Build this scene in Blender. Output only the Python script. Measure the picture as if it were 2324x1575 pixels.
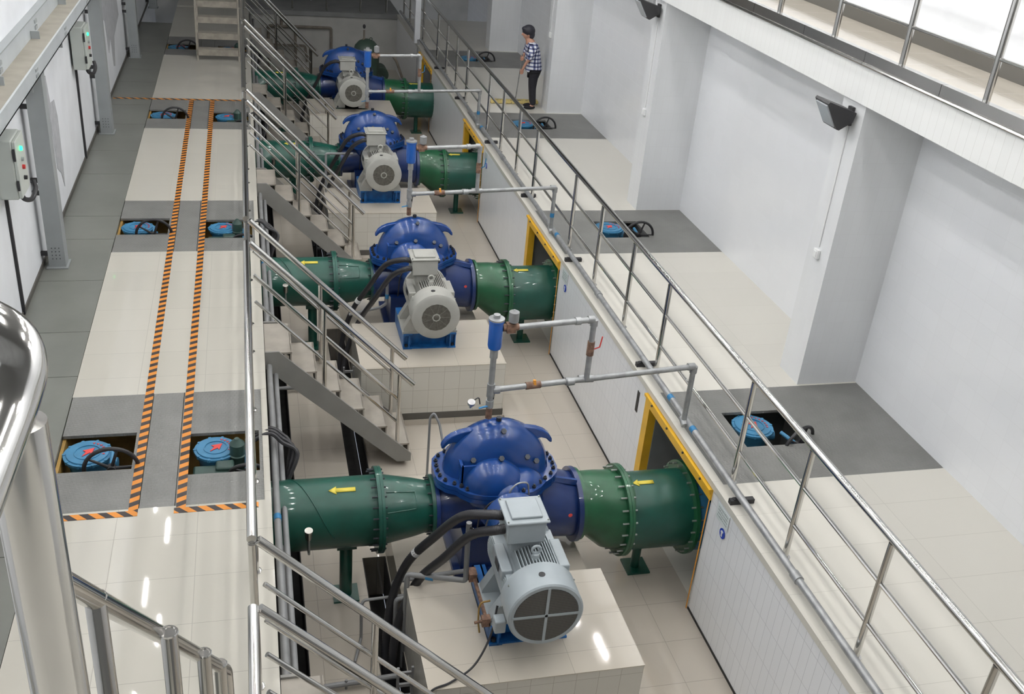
import bpy, bmesh, math, random
from mathutils import Vector, Matrix
PI = math.pi
for o in list(bpy.data.objects): bpy.data.objects.remove(o)
S = bpy.context.scene
COL = S.collection
V = Vector
# ------------------------------------------------------------------ camera
cam_d = bpy.data.cameras.new('camera'); cam = bpy.data.objects.new('camera', cam_d); COL.objects.link(cam); S.camera = cam
yaw, pit, rol = 0.2776, -0.4890, 0.0954
D = V((math.sin(yaw)*math.cos(pit), math.cos(yaw)*math.cos(pit), math.sin(pit)))
r0 = V((math.cos(yaw), -math.sin(yaw), 0)); u0 = r0.cross(D)
Rv = r0*math.cos(rol)+u0*math.sin(rol); Uv = -r0*math.sin(rol)+u0*math.cos(rol)
cam.matrix_world = Matrix(((Rv.x, Uv.x, -D.x, 0), (Rv.y, Uv.y, -D.y, 0), (Rv.z, Uv.z, -D.z, 6.787), (0, 0, 0, 1)))
cam_d.sensor_width = 36; cam_d.lens = 2302.2/2324*36; cam_d.clip_start = .05; cam_d.clip_end = 200
# ------------------------------------------------------------------ world, exposure
w = bpy.data.worlds.new('world'); S.world = w; w.use_nodes = True
w.node_tree.nodes['Background'].inputs[0].default_value = (.8, .87, 1, 1)
w.node_tree.nodes['Background'].inputs[1].default_value = .3
S.view_settings.view_transform = 'Standard'; S.view_settings.look = 'None'
S.view_settings.exposure = 0.36; S.view_settings.gamma = 1; S.view_settings.use_curve_mapping = False
LAMP_E = 165.0
WIN_E = 3.0

# ------------------------------------------------------------------ materials
def nm(name):
    m = bpy.data.materials.new(name); m.use_nodes = True
    nt = m.node_tree; b = nt.nodes['Principled BSDF']
    return m, nt, b
def plain(name, col, rough=.5, metal=0, spec=.5, var=.0, vs=6, bump=0, bs=60, coat=0):
    m, nt, b = nm(name)
    b.inputs['Roughness'].default_value = rough; b.inputs['Metallic'].default_value = metal
    b.inputs['Specular IOR Level'].default_value = spec; b.inputs['Coat Weight'].default_value = coat
    b.inputs['Base Color'].default_value = (*col, 1)
    if var:
        tc = nt.nodes.new('ShaderNodeTexCoord'); n = nt.nodes.new('ShaderNodeTexNoise'); n.inputs['Scale'].default_value = vs
        n.inputs['Detail'].default_value = 5
        nt.links.new(tc.outputs['Object'], n.inputs['Vector'])
        r = nt.nodes.new('ShaderNodeValToRGB'); nt.links.new(n.outputs['Fac'], r.inputs[0])
        r.color_ramp.elements[0].position = .35; r.color_ramp.elements[1].position = .65
        r.color_ramp.elements[0].color = (*[c*(1-var) for c in col], 1); r.color_ramp.elements[1].color = (*[min(1, c*(1+var)) for c in col], 1)
        nt.links.new(r.outputs[0], b.inputs['Base Color'])
    if bump:
        tc = nt.nodes.new('ShaderNodeTexCoord'); n = nt.nodes.new('ShaderNodeTexNoise'); n.inputs['Scale'].default_value = bs
        nt.links.new(tc.outputs['Object'], n.inputs['Vector'])
        bp = nt.nodes.new('ShaderNodeBump'); bp.inputs['Strength'].default_value = bump; bp.inputs['Distance'].default_value = .01
        nt.links.new(n.outputs['Fac'], bp.inputs['Height']); nt.links.new(bp.outputs[0], b.inputs['Normal'])
    return m
def mathn(nt, op, a, b=None, c=None):
    n = nt.nodes.new('ShaderNodeMath'); n.operation = op
    for i, v in enumerate((a, b, c)):
        if v is None: continue
        if isinstance(v, (int, float)): n.inputs[i].default_value = v
        else: nt.links.new(v, n.inputs[i])
    return n.outputs[0]
def tiled(name, col, grout, size, off=(0, 0, 0), gw=.006, rough=.1, var=.03, bump=.15, wav=.0, spec=.5, gstr=1.0, dirt=None, rv=0):
    """world aligned tile grid: one spacing per axis (0 = no joints across that axis)"""
    m, nt, b = nm(name)
    g = nt.nodes.new('ShaderNodeNewGeometry')
    sp = nt.nodes.new('ShaderNodeSeparateXYZ'); nt.links.new(g.outputs['Position'], sp.inputs[0])
    sn = nt.nodes.new('ShaderNodeSeparateXYZ'); nt.links.new(g.outputs['True Normal'], sn.inputs[0])
    mask = None; cells = []
    for i, s in enumerate(size):
        if not s: continue
        q = mathn(nt, 'DIVIDE', mathn(nt, 'SUBTRACT', sp.outputs[i], off[i]), s)
        cells.append(mathn(nt, 'FLOOR', q))
        fr = mathn(nt, 'FRACT', q)
        d = mathn(nt, 'MINIMUM', fr, mathn(nt, 'SUBTRACT', 1.0, fr))
        ln = mathn(nt, 'LESS_THAN', d, gw/2/s)
        face = mathn(nt, 'LESS_THAN', mathn(nt, 'ABSOLUTE', sn.outputs[i]), .5)
        ln = mathn(nt, 'MULTIPLY', ln, face)
        mask = ln if mask is None else mathn(nt, 'MAXIMUM', mask, ln)
    if gstr < 1: mask = mathn(nt, 'MULTIPLY', mask, gstr)
    cx = nt.nodes.new('ShaderNodeCombineXYZ')
    for i, c in enumerate(cells[:3]): nt.links.new(c, cx.inputs[i])
    wn = nt.nodes.new('ShaderNodeTexWhiteNoise'); wn.noise_dimensions = '3D'; nt.links.new(cx.outputs[0], wn.inputs['Vector'])
    mr = nt.nodes.new('ShaderNodeMapRange'); mr.inputs['To Min'].default_value = 1-var; mr.inputs['To Max'].default_value = 1+var*.3
    nt.links.new(wn.outputs['Value'], mr.inputs['Value'])
    mx = nt.nodes.new('ShaderNodeMix'); mx.data_type = 'RGBA'; mx.blend_type = 'MULTIPLY'; mx.inputs[0].default_value = 1
    mx.inputs[6].default_value = (*col, 1)
    cc = nt.nodes.new('ShaderNodeCombineColor'); 
    for i in range(3): nt.links.new(mr.outputs[0], cc.inputs[i])
    nt.links.new(cc.outputs[0], mx.inputs[7])
    src = mx.outputs[2]
    if dirt:
        n = nt.nodes.new('ShaderNodeTexNoise'); n.inputs['Scale'].default_value = dirt[1]; n.inputs['Detail'].default_value = 6
        nt.links.new(g.outputs['Position'], n.inputs['Vector'])
        r = nt.nodes.new('ShaderNodeMapRange'); r.inputs['From Min'].default_value = .52; r.inputs['From Max'].default_value = .8
        r.inputs['To Max'].default_value = dirt[0]; nt.links.new(n.outputs['Fac'], r.inputs['Value'])
        m3 = nt.nodes.new('ShaderNodeMix'); m3.data_type = 'RGBA'; nt.links.new(r.outputs[0], m3.inputs[0])
        nt.links.new(src, m3.inputs[6]); m3.inputs[7].default_value = (*dirt[2], 1); src = m3.outputs[2]
    m2 = nt.nodes.new('ShaderNodeMix'); m2.data_type = 'RGBA'; nt.links.new(mask, m2.inputs[0]); nt.links.new(src, m2.inputs[6]); m2.inputs[7].default_value = (*grout, 1)
    nt.links.new(m2.outputs[2], b.inputs['Base Color'])
    rr = mathn(nt, 'MAXIMUM', mathn(nt, 'MULTIPLY', mask, .6), rough)
    nt.links.new(rr, b.inputs['Roughness']); b.inputs['Specular IOR Level'].default_value = spec
    # each tile sits at its own faint tilt, so reflections break from tile to tile
    bp = nt.nodes.new('ShaderNodeBump'); bp.inputs['Strength'].default_value = bump; bp.inputs['Distance'].default_value = .004
    h = mathn(nt, 'SUBTRACT', 1.0, mask)
    nt.links.new(h, bp.inputs['Height'])
    if wav:
        n = nt.nodes.new('ShaderNodeTexNoise'); n.inputs['Scale'].default_value = 2.2; n.inputs['Detail'].default_value = 1
        nt.links.new(g.outputs['Position'], n.inputs['Vector'])
        b2 = nt.nodes.new('ShaderNodeBump'); b2.inputs['Strength'].default_value = wav; b2.inputs['Distance'].default_value = .02
        nt.links.new(n.outputs['Fac'], b2.inputs['Height']); nt.links.new(b2.outputs[0], bp.inputs['Normal'])
    nt.links.new(bp.outputs[0], b.inputs['Normal'])
    return m
def emis(name, col, e):
    m, nt, b = nm(name)
    b.inputs['Base Color'].default_value = (*col, 1)
    b.inputs['Emission Color'].default_value = (*col, 1); b.inputs['Emission Strength'].default_value = e
    return m
def stripes(name, axis):
    m, nt, b = nm(name)
    g = nt.nodes.new('ShaderNodeTexCoord'); sp = nt.nodes.new('ShaderNodeSeparateXYZ'); nt.links.new(g.outputs['Object'], sp.inputs[0])
    a, c = (1, 0) if axis == 'y' else (0, 1)
    k = .55 if axis == 'y' else 1.0
    t = mathn(nt, 'ADD', sp.outputs[a], mathn(nt, 'MULTIPLY', sp.outputs[c], -k if axis == 'y' else k))
    f = mathn(nt, 'GREATER_THAN', mathn(nt, 'FRACT', mathn(nt, 'DIVIDE', t, .122 if axis == 'y' else .14)), .5)
    mx = nt.nodes.new('ShaderNodeMix'); mx.data_type = 'RGBA'; nt.links.new(f, mx.inputs[0])
    mx.inputs[6].default_value = (.03, .022, .022, 1); mx.inputs[7].default_value = (.72, .26, .03, 1)
    nt.links.new(mx.outputs[2], b.inputs['Base Color']); b.inputs['Roughness'].default_value = .45
    return m
def diamond(name, col):
    m, nt, b = nm(name)
    g = nt.nodes.new('ShaderNodeNewGeometry')
    def wave(sx, sy):
        mp = nt.nodes.new('ShaderNodeMapping'); mp.inputs['Scale'].default_value = (sx, sy, 0); mp.inputs['Rotation'].default_value = (0, 0, PI/4)
        nt.links.new(g.outputs['Position'], mp.inputs['Vector'])
        v = nt.nodes.new('ShaderNodeTexVoronoi'); v.inputs['Scale'].default_value = 1; v.inputs['Randomness'].default_value = 0
        nt.links.new(mp.outputs[0], v.inputs['Vector']); return v.outputs['Distance']
    a = wave(16, 42); c = wave(42, 16)
    mn = mathn(nt, 'MINIMUM', a, c)
    mr = nt.nodes.new('ShaderNodeMapRange'); mr.inputs['From Min'].default_value = .15; mr.inputs['From Max'].default_value = .4
    mr.inputs['To Min'].default_value = 1; mr.inputs['To Max'].default_value = 0; nt.links.new(mn, mr.inputs['Value'])
    bp = nt.nodes.new('ShaderNodeBump'); bp.inputs['Strength'].default_value = .5; bp.inputs['Distance'].default_value = .003
    nt.links.new(mr.outputs[0], bp.inputs['Height']); nt.links.new(bp.outputs[0], b.inputs['Normal'])
    n = nt.nodes.new('ShaderNodeTexNoise'); n.inputs['Scale'].default_value = 3; n.inputs['Detail'].default_value = 6
    nt.links.new(g.outputs['Position'], n.inputs['Vector'])
    r = nt.nodes.new('ShaderNodeValToRGB'); nt.links.new(n.outputs['Fac'], r.inputs[0])
    r.color_ramp.elements[0].position = .3; r.color_ramp.elements[1].position = .7
    r.color_ramp.elements[0].color = (*[c*.86 for c in col], 1); r.color_ramp.elements[1].color = (*[c*1.1 for c in col], 1)
    nt.links.new(r.outputs[0], b.inputs['Base Color']); b.inputs['Roughness'].default_value = .42
    return m
def mesh_grille(name):
    m, nt, b = nm(name)
    g = nt.nodes.new('ShaderNodeTexCoord'); sp = nt.nodes.new('ShaderNodeSeparateXYZ'); nt.links.new(g.outputs['Object'], sp.inputs[0])
    fx = mathn(nt, 'FRACT', mathn(nt, 'MULTIPLY', sp.outputs[0], 95)); fz = mathn(nt, 'FRACT', mathn(nt, 'MULTIPLY', sp.outputs[2], 60))
    f = mathn(nt, 'MAXIMUM', mathn(nt, 'GREATER_THAN', fx, .55), mathn(nt, 'GREATER_THAN', fz, .8))
    mx = nt.nodes.new('ShaderNodeMix'); mx.data_type = 'RGBA'; nt.links.new(f, mx.inputs[0])
    mx.inputs[6].default_value = (.012, .012, .012, 1); mx.inputs[7].default_value = (.12, .115, .105, 1)
    nt.links.new(mx.outputs[2], b.inputs['Base Color']); b.inputs['Roughness'].default_value = .5
    return m
def plaid(name):
    m, nt, b = nm(name)
    g = nt.nodes.new('ShaderNodeTexCoord'); sp = nt.nodes.new('ShaderNodeSeparateXYZ'); nt.links.new(g.outputs['Object'], sp.inputs[0])
    a = mathn(nt, 'GREATER_THAN', mathn(nt, 'FRACT', mathn(nt, 'MULTIPLY', mathn(nt, 'ADD', sp.outputs[0], sp.outputs[1]), 13)), .55)
    c = mathn(nt, 'GREATER_THAN', mathn(nt, 'FRACT', mathn(nt, 'MULTIPLY', sp.outputs[2], 14)), .6)
    s = mathn(nt, 'MULTIPLY', mathn(nt, 'ADD', a, c), .5)
    r = nt.nodes.new('ShaderNodeValToRGB'); nt.links.new(s, r.inputs[0]); r.color_ramp.interpolation = 'CONSTANT'
    r.color_ramp.elements[0].color = (.8, .82, .85, 1); r.color_ramp.elements[0].position = 0
    e = r.color_ramp.elements.new(.4); e.color = (.13, .15, .3, 1)
    r.color_ramp.elements[2].position = .8; r.color_ramp.elements[2].color = (.015, .02, .06, 1)
    nt.links.new(r.outputs[0], b.inputs['Base Color']); b.inputs['Roughness'].default_value = .85
    return m
M = {}
M['floor'] = tiled('cream_floor_tile', (.51, .465, .40), (.30, .27, .23), (.63, .505, .505), (3.6, 6.44, 0), .005, .07, .03, .1, .03, dirt=(.35, 2.5, (.5, .45, .38)))
M['floorR'] = tiled('pale_floor_tile', (.66, .64, .58), (.48, .46, .41), (1.01, .505, .505), (.4, .3, 0), .005, .14, .02, .08, .03)
M['floorL'] = tiled('polished_walkway_tile', (.55, .53, .47), (.36, .34, .3), (.62, .505, .505), (-.53, 6.70, 0), .005, .03, .03, .1, .025)
M['floorG'] = tiled('gallery_floor_tile', (.46, .42, .36), (.34, .31, .27), (.505, .505, .505), (.1, .3, 0), .005, .1, .02, .08, .03)
M['pedestal'] = tiled('plinth_side_tile', (.64, .62, .56), (.38, .35, .3), (.19, .19, .25), (1.04, .02, .16), .004, .1, .03, .1, .03)
M['pedtop'] = tiled('plinth_top_tile', (.56, .515, .44), (.33, .3, .25), (.62, .4, .62), (1.11, .14, .02), .004, .05, .03, .1, .03)
M['wall_white'] = tiled('white_wall_tile', (.80, .815, .84), (.70, .71, .73), (.25, .25, .2), (0, 0, 0), .004, .17, .015, .1, .06)
M['pier'] = tiled('pier_tile', (.76, .775, .79), (.68, .69, .7), (.1, .1, .25), (.03, 0, 0), .004, .2, .015, .1, .06)
M['wall_strip'] = tiled('retaining_wall_tile', (.86, .875, .9), (.36, .37, .4), (0, .105, .33), (0, 0, 0), .004, .16, .02, .15, .04, gstr=.75)
M['fascia'] = tiled('fascia_tile', (.80, .81, .80), (.52, .52, .5), (0, .105, 0), (0, 0, 0), .004, .2, .015, .1, .03, gstr=.7)
M['plaster'] = plain('white_plaster', (.74, .76, .79), .7, var=.04, vs=2, bump=.2, bs=8)
M['patch'] = plain('grey_filler_patch', (.42, .43, .45), .8, var=.08, vs=9)
M['ceil'] = plain('ceiling_paint', (.16, .16, .16), .8)
M['concrete'] = plain('dark_concrete', (.12, .115, .105), .8, var=.3, vs=3)
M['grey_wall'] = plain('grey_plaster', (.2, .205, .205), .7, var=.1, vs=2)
M['end_wall'] = plain('end_wall_plaster', (.42, .42, .40), .6, var=.08, vs=2)
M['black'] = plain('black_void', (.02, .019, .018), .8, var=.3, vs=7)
M['plateL'] = plain('grey_painted_plate', (.175, .18, .162), .38, var=.08, vs=1.5)
M['diamond'] = diamond('diamond_plate', (.195, .195, .186))
M['steel'] = plain('stainless_steel', (.66, .65, .63), .14, 1)
M['steel_dull'] = plain('dull_stainless', (.5, .49, .46), .3, 1)
M['galv'] = plain('galvanised_pipe', (.36, .37, .375), .42, .55, var=.15, vs=12)
M['pvc'] = plain('grey_conduit', (.24, .245, .25), .5, var=.1, vs=6)
M['rust'] = plain('brown_fitting', (.22, .13, .09), .65, .2, var=.4, vs=25)
M['brownpipe'] = plain('weathered_brown_pipe', (.16, .14, .115), .6, var=.2, vs=9)
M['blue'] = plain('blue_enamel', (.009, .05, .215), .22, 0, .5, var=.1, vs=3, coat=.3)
M['blueshade'] = plain('shaded_blue_enamel', (.006, .024, .115), .3, var=.12, vs=3, coat=.2)  # the pump's blue enamel, darkened to paint shade onto the lower casing
M['bluebase'] = plain('bright_blue_base', (.012, .12, .36), .4, var=.25, vs=12)
M['bluevalve'] = plain('valve_blue', (.045, .2, .36), .4, var=.1, vs=8)
M['bluevessel'] = plain('vessel_blue', (.01, .1, .42), .3, coat=.3)
M['green'] = plain('green_pipe_paint', (.005, .068, .047), .35, var=.14, vs=4, coat=.15)
M['green2'] = plain('grass_green_pipe_paint', (.010, .088, .035), .38, var=.14, vs=5, coat=.15)
M['darkgreen'] = plain('dull_green_paint', (.03, .065, .055), .45, var=.12, vs=6)
M['tank'] = plain('tank_green', (.03, .055, .04), .55, var=.1, vs=5)
M['motor0'] = plain('blue_grey_motor_paint', (.36, .405, .43), .36, var=.05, vs=5)
M['motor1'] = plain('warm_grey_motor_paint', (.40, .40, .37), .4, var=.06, vs=5)
M['grille'] = mesh_grille('fan_grille')
M['grille2'] = plain('dim_fan_grille', (.10, .095, .08), .6, var=.25, vs=30)
M['gribs'] = plain('grille_rib_metal', (.17, .165, .145), .55)
M['beam'] = plain('pale_beam_paint', (.43, .46, .475), .45, var=.05, vs=3)
M['beamtop'] = plain('dusty_beam_top', (.27, .25, .21), .7, var=.1, vs=4)
M['column'] = plain('column_grey_paint', (.29, .31, .315), .5, var=.05, vs=3)
M['box'] = plain('control_box_paint', (.43, .46, .43), .42)
M['boxface'] = plain('control_box_face', (.5, .535, .5), .4)
M['rubber'] = plain('black_rubber', (.022, .022, .025), .5)
M['hose'] = plain('ribbed_black_hose', (.028, .028, .032), .42, bump=.0)
M['bolt'] = plain('dark_bolt_steel', (.05, .055, .065), .4, .6)
M['boltb'] = plain('bright_bolt_steel', (.4, .42, .4), .35, .8)
M['yellow'] = plain('yellow_enamel', (.80, .46, .03), .4, var=.06, vs=5)
M['yellowarrow'] = plain('yellow_arrow_paint', (.75, .62, .08), .5)
M['ochre'] = plain('ochre_frame_paint', (.33, .2, .05), .6, var=.2, vs=6)
M['white'] = plain('white_plastic', (.78, .79, .79), .4)
M['red'] = plain('red_paint', (.7, .06, .05), .5)
M['orange'] = plain('orange_paint', (.8, .35, .05), .5)
M['bluetape'] = plain('blue_tape', (.03, .2, .42), .5)
M['signblue'] = plain('sign_blue', (.02, .06, .45), .4)
M['clear'] = plain('clear_acrylic_sheet', (.72, .78, .78), .15)
M['ink'] = plain('grey_print', (.35, .4, .4), .6)
M['stepm'] = plain('worn_step_plate', (.36, .33, .285), .5, var=.1, vs=5)
M['stringer'] = plain('grey_stringer_paint', (.26, .255, .24), .45, var=.06, vs=3)
M['ladder'] = plain('dusty_ladder_paint', (.36, .33, .28), .6, var=.15, vs=8)
M['skirt'] = plain('dark_skirting', (.09, .085, .075), .5)
M['brownbase'] = plain('brown_skirting', (.10, .096, .085), .35)
M['lens'] = plain('floodlight_glass', (.45, .48, .5), .15)
M['flood'] = plain('floodlight_housing', (.03, .03, .032), .45)
M['skin'] = plain('skin', (.5, .27, .19), .6)
M['hair'] = plain('black_hair', (.02, .02, .03), .5)
M['shirt'] = plaid('plaid_shirt_cloth')
M['trousers'] = plain('black_trousers', (.012, .012, .018), .8)
M['mop'] = plain('yellow_mop_yarn', (.62, .5, .2), .9, bump=.6, bs=60)
M['tapeY'] = stripes('hazard_tape_y', 'y'); M['tapeX'] = stripes('hazard_tape_x', 'x')
M['lamp'] = emis('lamp_tube', (1, .985, .96), LAMP_E)
M['window'] = emis('daylit_window', (.9, .95, 1), WIN_E)
M['green_led'] = emis('green_indicator', (.02, 1, .25), 2.5)
M['red_led'] = plain('red_indicator', (.5, .03, .03), .3)
M['cone'] = plain('sight_glass', (.5, .5, .5), .3, .7)

# ------------------------------------------------------------------ mesh helpers
class MB:
    def __init__(s): s.v = []; s.f = []
    def add(s, vs, fs):
        n = len(s.v); s.v += [tuple(x) for x in vs]; s.f += [tuple(i+n for i in f) for f in fs]; return s
    def box(s, x0, x1, y0, y1, z0, z1):
        return s.add([(x0,y0,z0),(x1,y0,z0),(x1,y1,z0),(x0,y1,z0),(x0,y0,z1),(x1,y0,z1),(x1,y1,z1),(x0,y1,z1)],
                     [(0,3,2,1),(4,5,6,7),(0,1,5,4),(1,2,6,5),(2,3,7,6),(3,0,4,7)])
    def obox(s, c, ax, ay, az):
        c, ax, ay, az = V(c), V(ax), V(ay), V(az); vs = []
        for k in (-1, 1):
            for i, j in ((-1,-1),(1,-1),(1,1),(-1,1)): vs.append(c+ax*i+ay*j+az*k)
        return s.add(vs, [(0,3,2,1),(4,5,6,7),(0,1,5,4),(1,2,6,5),(2,3,7,6),(3,0,4,7)])
    def lathe(s, o, ax, prof, n=32, ref=None):
        """prof: (distance along axis, radius)"""
        o = V(o); a = V(ax).normalized(); t = V(ref) if ref else (V((0,0,1)) if abs(a.z) < .9 else V((1,0,0)))
        p = (t-a*t.dot(a)).normalized(); q = a.cross(p); vs = []; fs = []
        for h, r in prof:
            for i in range(n):
                an = 2*PI*i/n; vs.append(o+a*h+(p*math.cos(an)+q*math.sin(an))*max(r, 1e-5))
        m = len(prof)
        for j in range(m-1):
            for i in range(n):
                k = (i+1) % n; fs.append((j*n+i, j*n+k, (j+1)*n+k, (j+1)*n+i))
        fs.append(tuple(range(n-1, -1, -1))); fs.append(tuple((m-1)*n+i for i in range(n)))
        return s.add(vs, fs)
    def cyl(s, a, b, r, n=16, r2=None):
        a, b = V(a), V(b); return s.lathe(a, b-a, [(0, r), ((b-a).length, r if r2 is None else r2)], n)
    def tube(s, pts, r, n=10, fil=0, fn=5):
        pts = [V(p) for p in pts]
        if fil:
            out = [pts[0]]
            for i in range(1, len(pts)-1):
                A, B, C_ = pts[i-1], pts[i], pts[i+1]
                u = (A-B); w_ = (C_-B); d = min(fil, u.length*.49, w_.length*.49)
                P0 = B+u.normalized()*d; P2 = B+w_.normalized()*d
                for k in range(fn+1):
                    t = k/fn; out.append(P0*(1-t)**2+B*2*t*(1-t)+P2*t*t)
            out.append(pts[-1]); pts = out
        rs = r if isinstance(r, (list, tuple)) else [r]*len(pts)
        T = []
        for i in range(len(pts)):
            a = pts[max(i-1, 0)]; b = pts[min(i+1, len(pts)-1)]; T.append((b-a).normalized())
        up = V((0,0,1)) if abs(T[0].z) < .9 else V((1,0,0))
        p = (up-T[0]*up.dot(T[0])).normalized(); vs = []; fs = []
        for i, P in enumerate(pts):
            p = (p-T[i]*p.dot(T[i])).normalized(); q = T[i].cross(p)
            sc = 1.0
            if 0 < i < len(pts)-1:
                c = (pts[i]-pts[i-1]).normalized().dot((pts[i+1]-pts[i]).normalized()); sc = 1/max(.5, math.sqrt(max(0, (1+c)/2)))
            for k in range(n):
                an = 2*PI*k/n; vs.append(P+(p*math.cos(an)+q*math.sin(an))*rs[i]*(1 if not fil else 1)*(sc if not fil else 1))
        for i in range(len(pts)-1):
            for k in range(n):
                l = (k+1) % n; fs.append((i*n+k, i*n+l, (i+1)*n+l, (i+1)*n+k))
        fs.append(tuple(range(n-1, -1, -1))); fs.append(tuple((len(pts)-1)*n+i for i in range(n)))
        return s.add(vs, fs)
    def prism(s, poly, axis, a0, a1):
        """poly: 2D points; axis 'x','y','z' is the extrusion axis"""
        def P(u, v_, a):
            return {'x': (a, u, v_), 'y': (u, a, v_), 'z': (u, v_, a)}[axis]
        n = len(poly); vs = [P(u, v_, a0) for u, v_ in poly]+[P(u, v_, a1) for u, v_ in poly]
        fs = [tuple(range(n-1, -1, -1)), tuple(range(n, 2*n))]+[(i, (i+1) % n, n+(i+1) % n, n+i) for i in range(n)]
        return s.add(vs, fs)
    def ell(s, c, r, n=20, m=12, z0=-1):
        c = V(c); prof = []
        vs = []; fs = []
        for j in range(m+1):
            ph = -PI/2+PI*j/m; z = max(math.sin(ph), z0)
            for i in range(n):
                an = 2*PI*i/n; vs.append((c.x+r[0]*math.cos(ph)*math.cos(an), c.y+r[1]*math.cos(ph)*math.sin(an), c.z+r[2]*z))
        for j in range(m):
            for i in range(n):
                k = (i+1) % n; fs.append((j*n+i, j*n+k, (j+1)*n+k, (j+1)*n+i))
        return s.add(vs, fs)
    def torus(s, c, ax, R, r, n=28, m=8, a0=0, a1=2*PI, ref=None):
        c = V(c); a = V(ax).normalized(); t = V(ref) if ref else (V((0,0,1)) if abs(a.z) < .9 else V((1,0,0)))
        p = (t-a*t.dot(a)).normalized(); q = a.cross(p)
        full = abs(a1-a0-2*PI) < 1e-6
        pts = [c+(p*math.cos(a0+(a1-a0)*i/n)+q*math.sin(a0+(a1-a0)*i/n))*R for i in range(n+1)]
        if not full: return s.tube(pts, r, m)
        vs = []; fs = []
        for i in range(n):
            an = 2*PI*i/n; dr = p*math.cos(an)+q*math.sin(an)
            for k in range(m):
                b = 2*PI*k/m; vs.append(c+dr*(R+r*math.cos(b))+a*r*math.sin(b))
        for i in range(n):
            for k in range(m):
                fs.append((i*m+k, ((i+1) % n)*m+k, ((i+1) % n)*m+(k+1) % m, i*m+(k+1) % m))
        return s.add(vs, fs)
    def build(s, name, mat, parent=None, bevel=0, loc=None):
        me = bpy.data.meshes.new(name); me.from_pydata(s.v, [], s.f)
        bm = bmesh.new(); bm.from_mesh(me); bmesh.ops.recalc_face_normals(bm, faces=bm.faces)
        for f in bm.faces: f.smooth = True
        for e in bm.edges:
            if len(e.link_faces) == 2 and e.calc_face_angle(0) > .62: e.smooth = False
        bm.to_mesh(me); bm.free()
        me.materials.append(M[mat] if isinstance(mat, str) else mat)
        o = bpy.data.objects.new(name, me); COL.objects.link(o)
        if parent: o.parent = parent
        if loc: o.location = loc
        if bevel:
            b = o.modifiers.new('bevel', 'BEVEL'); b.width = bevel; b.segments = 2; b.limit_method = 'ANGLE'
        return o
def tag(o, label=None, cat=None, group=None, kind=None):
    if label: o['label'] = label
    if cat: o['category'] = cat
    if group: o['group'] = group
    if kind: o['kind'] = kind
    return o
def empty(name, loc, label, cat, group=None):
    o = bpy.data.objects.new(name, None); COL.objects.link(o); o.location = loc; o.empty_display_size = .1
    return tag(o, label, cat, group)
KIDS = {}
def kids(o): return [c for c in COL.objects if c.parent == o]
def copy_tree(o, parent=None, allc=None):
    if allc is None:
        allc = {}
        for c in list(COL.objects):
            if c.parent: allc.setdefault(c.parent.name, []).append(c)
    c = o.copy(); COL.objects.link(c)
    if parent: c.parent = parent
    for ch in allc.get(o.name, []): copy_tree(ch, c, allc)
    return c
def struct(name, mb, mat, label=None, bevel=0):
    o = mb.build(name, mat, None, bevel); o['kind'] = 'structure'
    if label: o['label'] = label; o['category'] = name.split('_')[0]
    return o
_shared = {}
def bolt(parent, loc, axis, r=.014, L=.05, mat='bolt', name='bolt'):
    key = (round(r, 4), round(L, 4), mat)
    if key not in _shared:
        b = MB(); b.lathe((0,0,-L/2), (0,0,1), [(0, r*.55), (L, r*.55)], 6); b.lathe((0,0,-.004), (0,0,1), [(0, r), (r*1.3, r)], 6)
        o = b.build(name, mat); _shared[key] = o.data; bpy.data.objects.remove(o)
    o = bpy.data.objects.new(name, _shared[key]); COL.objects.link(o); o.parent = parent; o.location = loc
    o.rotation_euler = V(axis).to_track_quat('Z', 'Y').to_euler()
    return o

# ------------------------------------------------------------------ layout numbers
GY = [0, 5.28, 10.54, 15.87, 21.2]          # gallery bays
PY = [0, 5.0, 10.1, 15.12]                  # pumps
WY = [0, 5.17, 10.21, 15.83]                # wall openings
SY = [4.43, 9.68, 14.93, 20.1, 25.5]        # stairs: near handrail
H = 1.5; YE = 28.5; YB = 30.6
ORD = ['nearest', 'second', 'third', 'farthest']

# ------------------------------------------------------------------ the shell
# pit floor with a recess and two cable trenches cut out
fl = MB()
ZB = -.5
fl.box(.33, .93, -1, YE, ZB, 0); fl.box(2.97, 4.07, -1, YE, ZB, 0)
ys = [-1]+[y for k in range(4) for y in (8.8+PY[k], 10.5+PY[k])]+[YE]
fl.box(1.165, 2.97, -1, 8.8, ZB, 0)
for k in range(4):
    a = 8.8+PY[k]; b = 10.5+PY[k]-.0; nx = 8.8+PY[k+1] if k < 3 else YE
    fl.box(1.165, 2.97, a, b, ZB, -.08); fl.box(1.165, 2.97, b, nx, ZB, 0)
for k in range(4):
    y0 = 4.4+PY[k]; y1 = 8.0+PY[k]; p0 = -1 if k == 0 else 8.0+PY[k-1]
    fl.box(.93, 1.165, p0, y0, ZB, 0)
fl.box(.93, 1.165, 8+PY[3], YE, ZB, 0)
struct('floor', fl, 'floor', 'glossy cream tiled floor of the sunken pump pit')
struct('trim_1', MB().box(.055, 1.15, -1, YE, ZB-.05, ZB).box(.32, .331, -1, YE, ZB, -.004).box(1.156, 1.167, -1, YE, ZB, -.004).box(.929, .94, -1, YE, ZB, -.004).box(.055, .06, -1, YE, ZB, .9), 'black', 'black lining painted as shade in the cable trench beside the left walkway')  # thin black liners put the trench darkness into the colour
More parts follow.
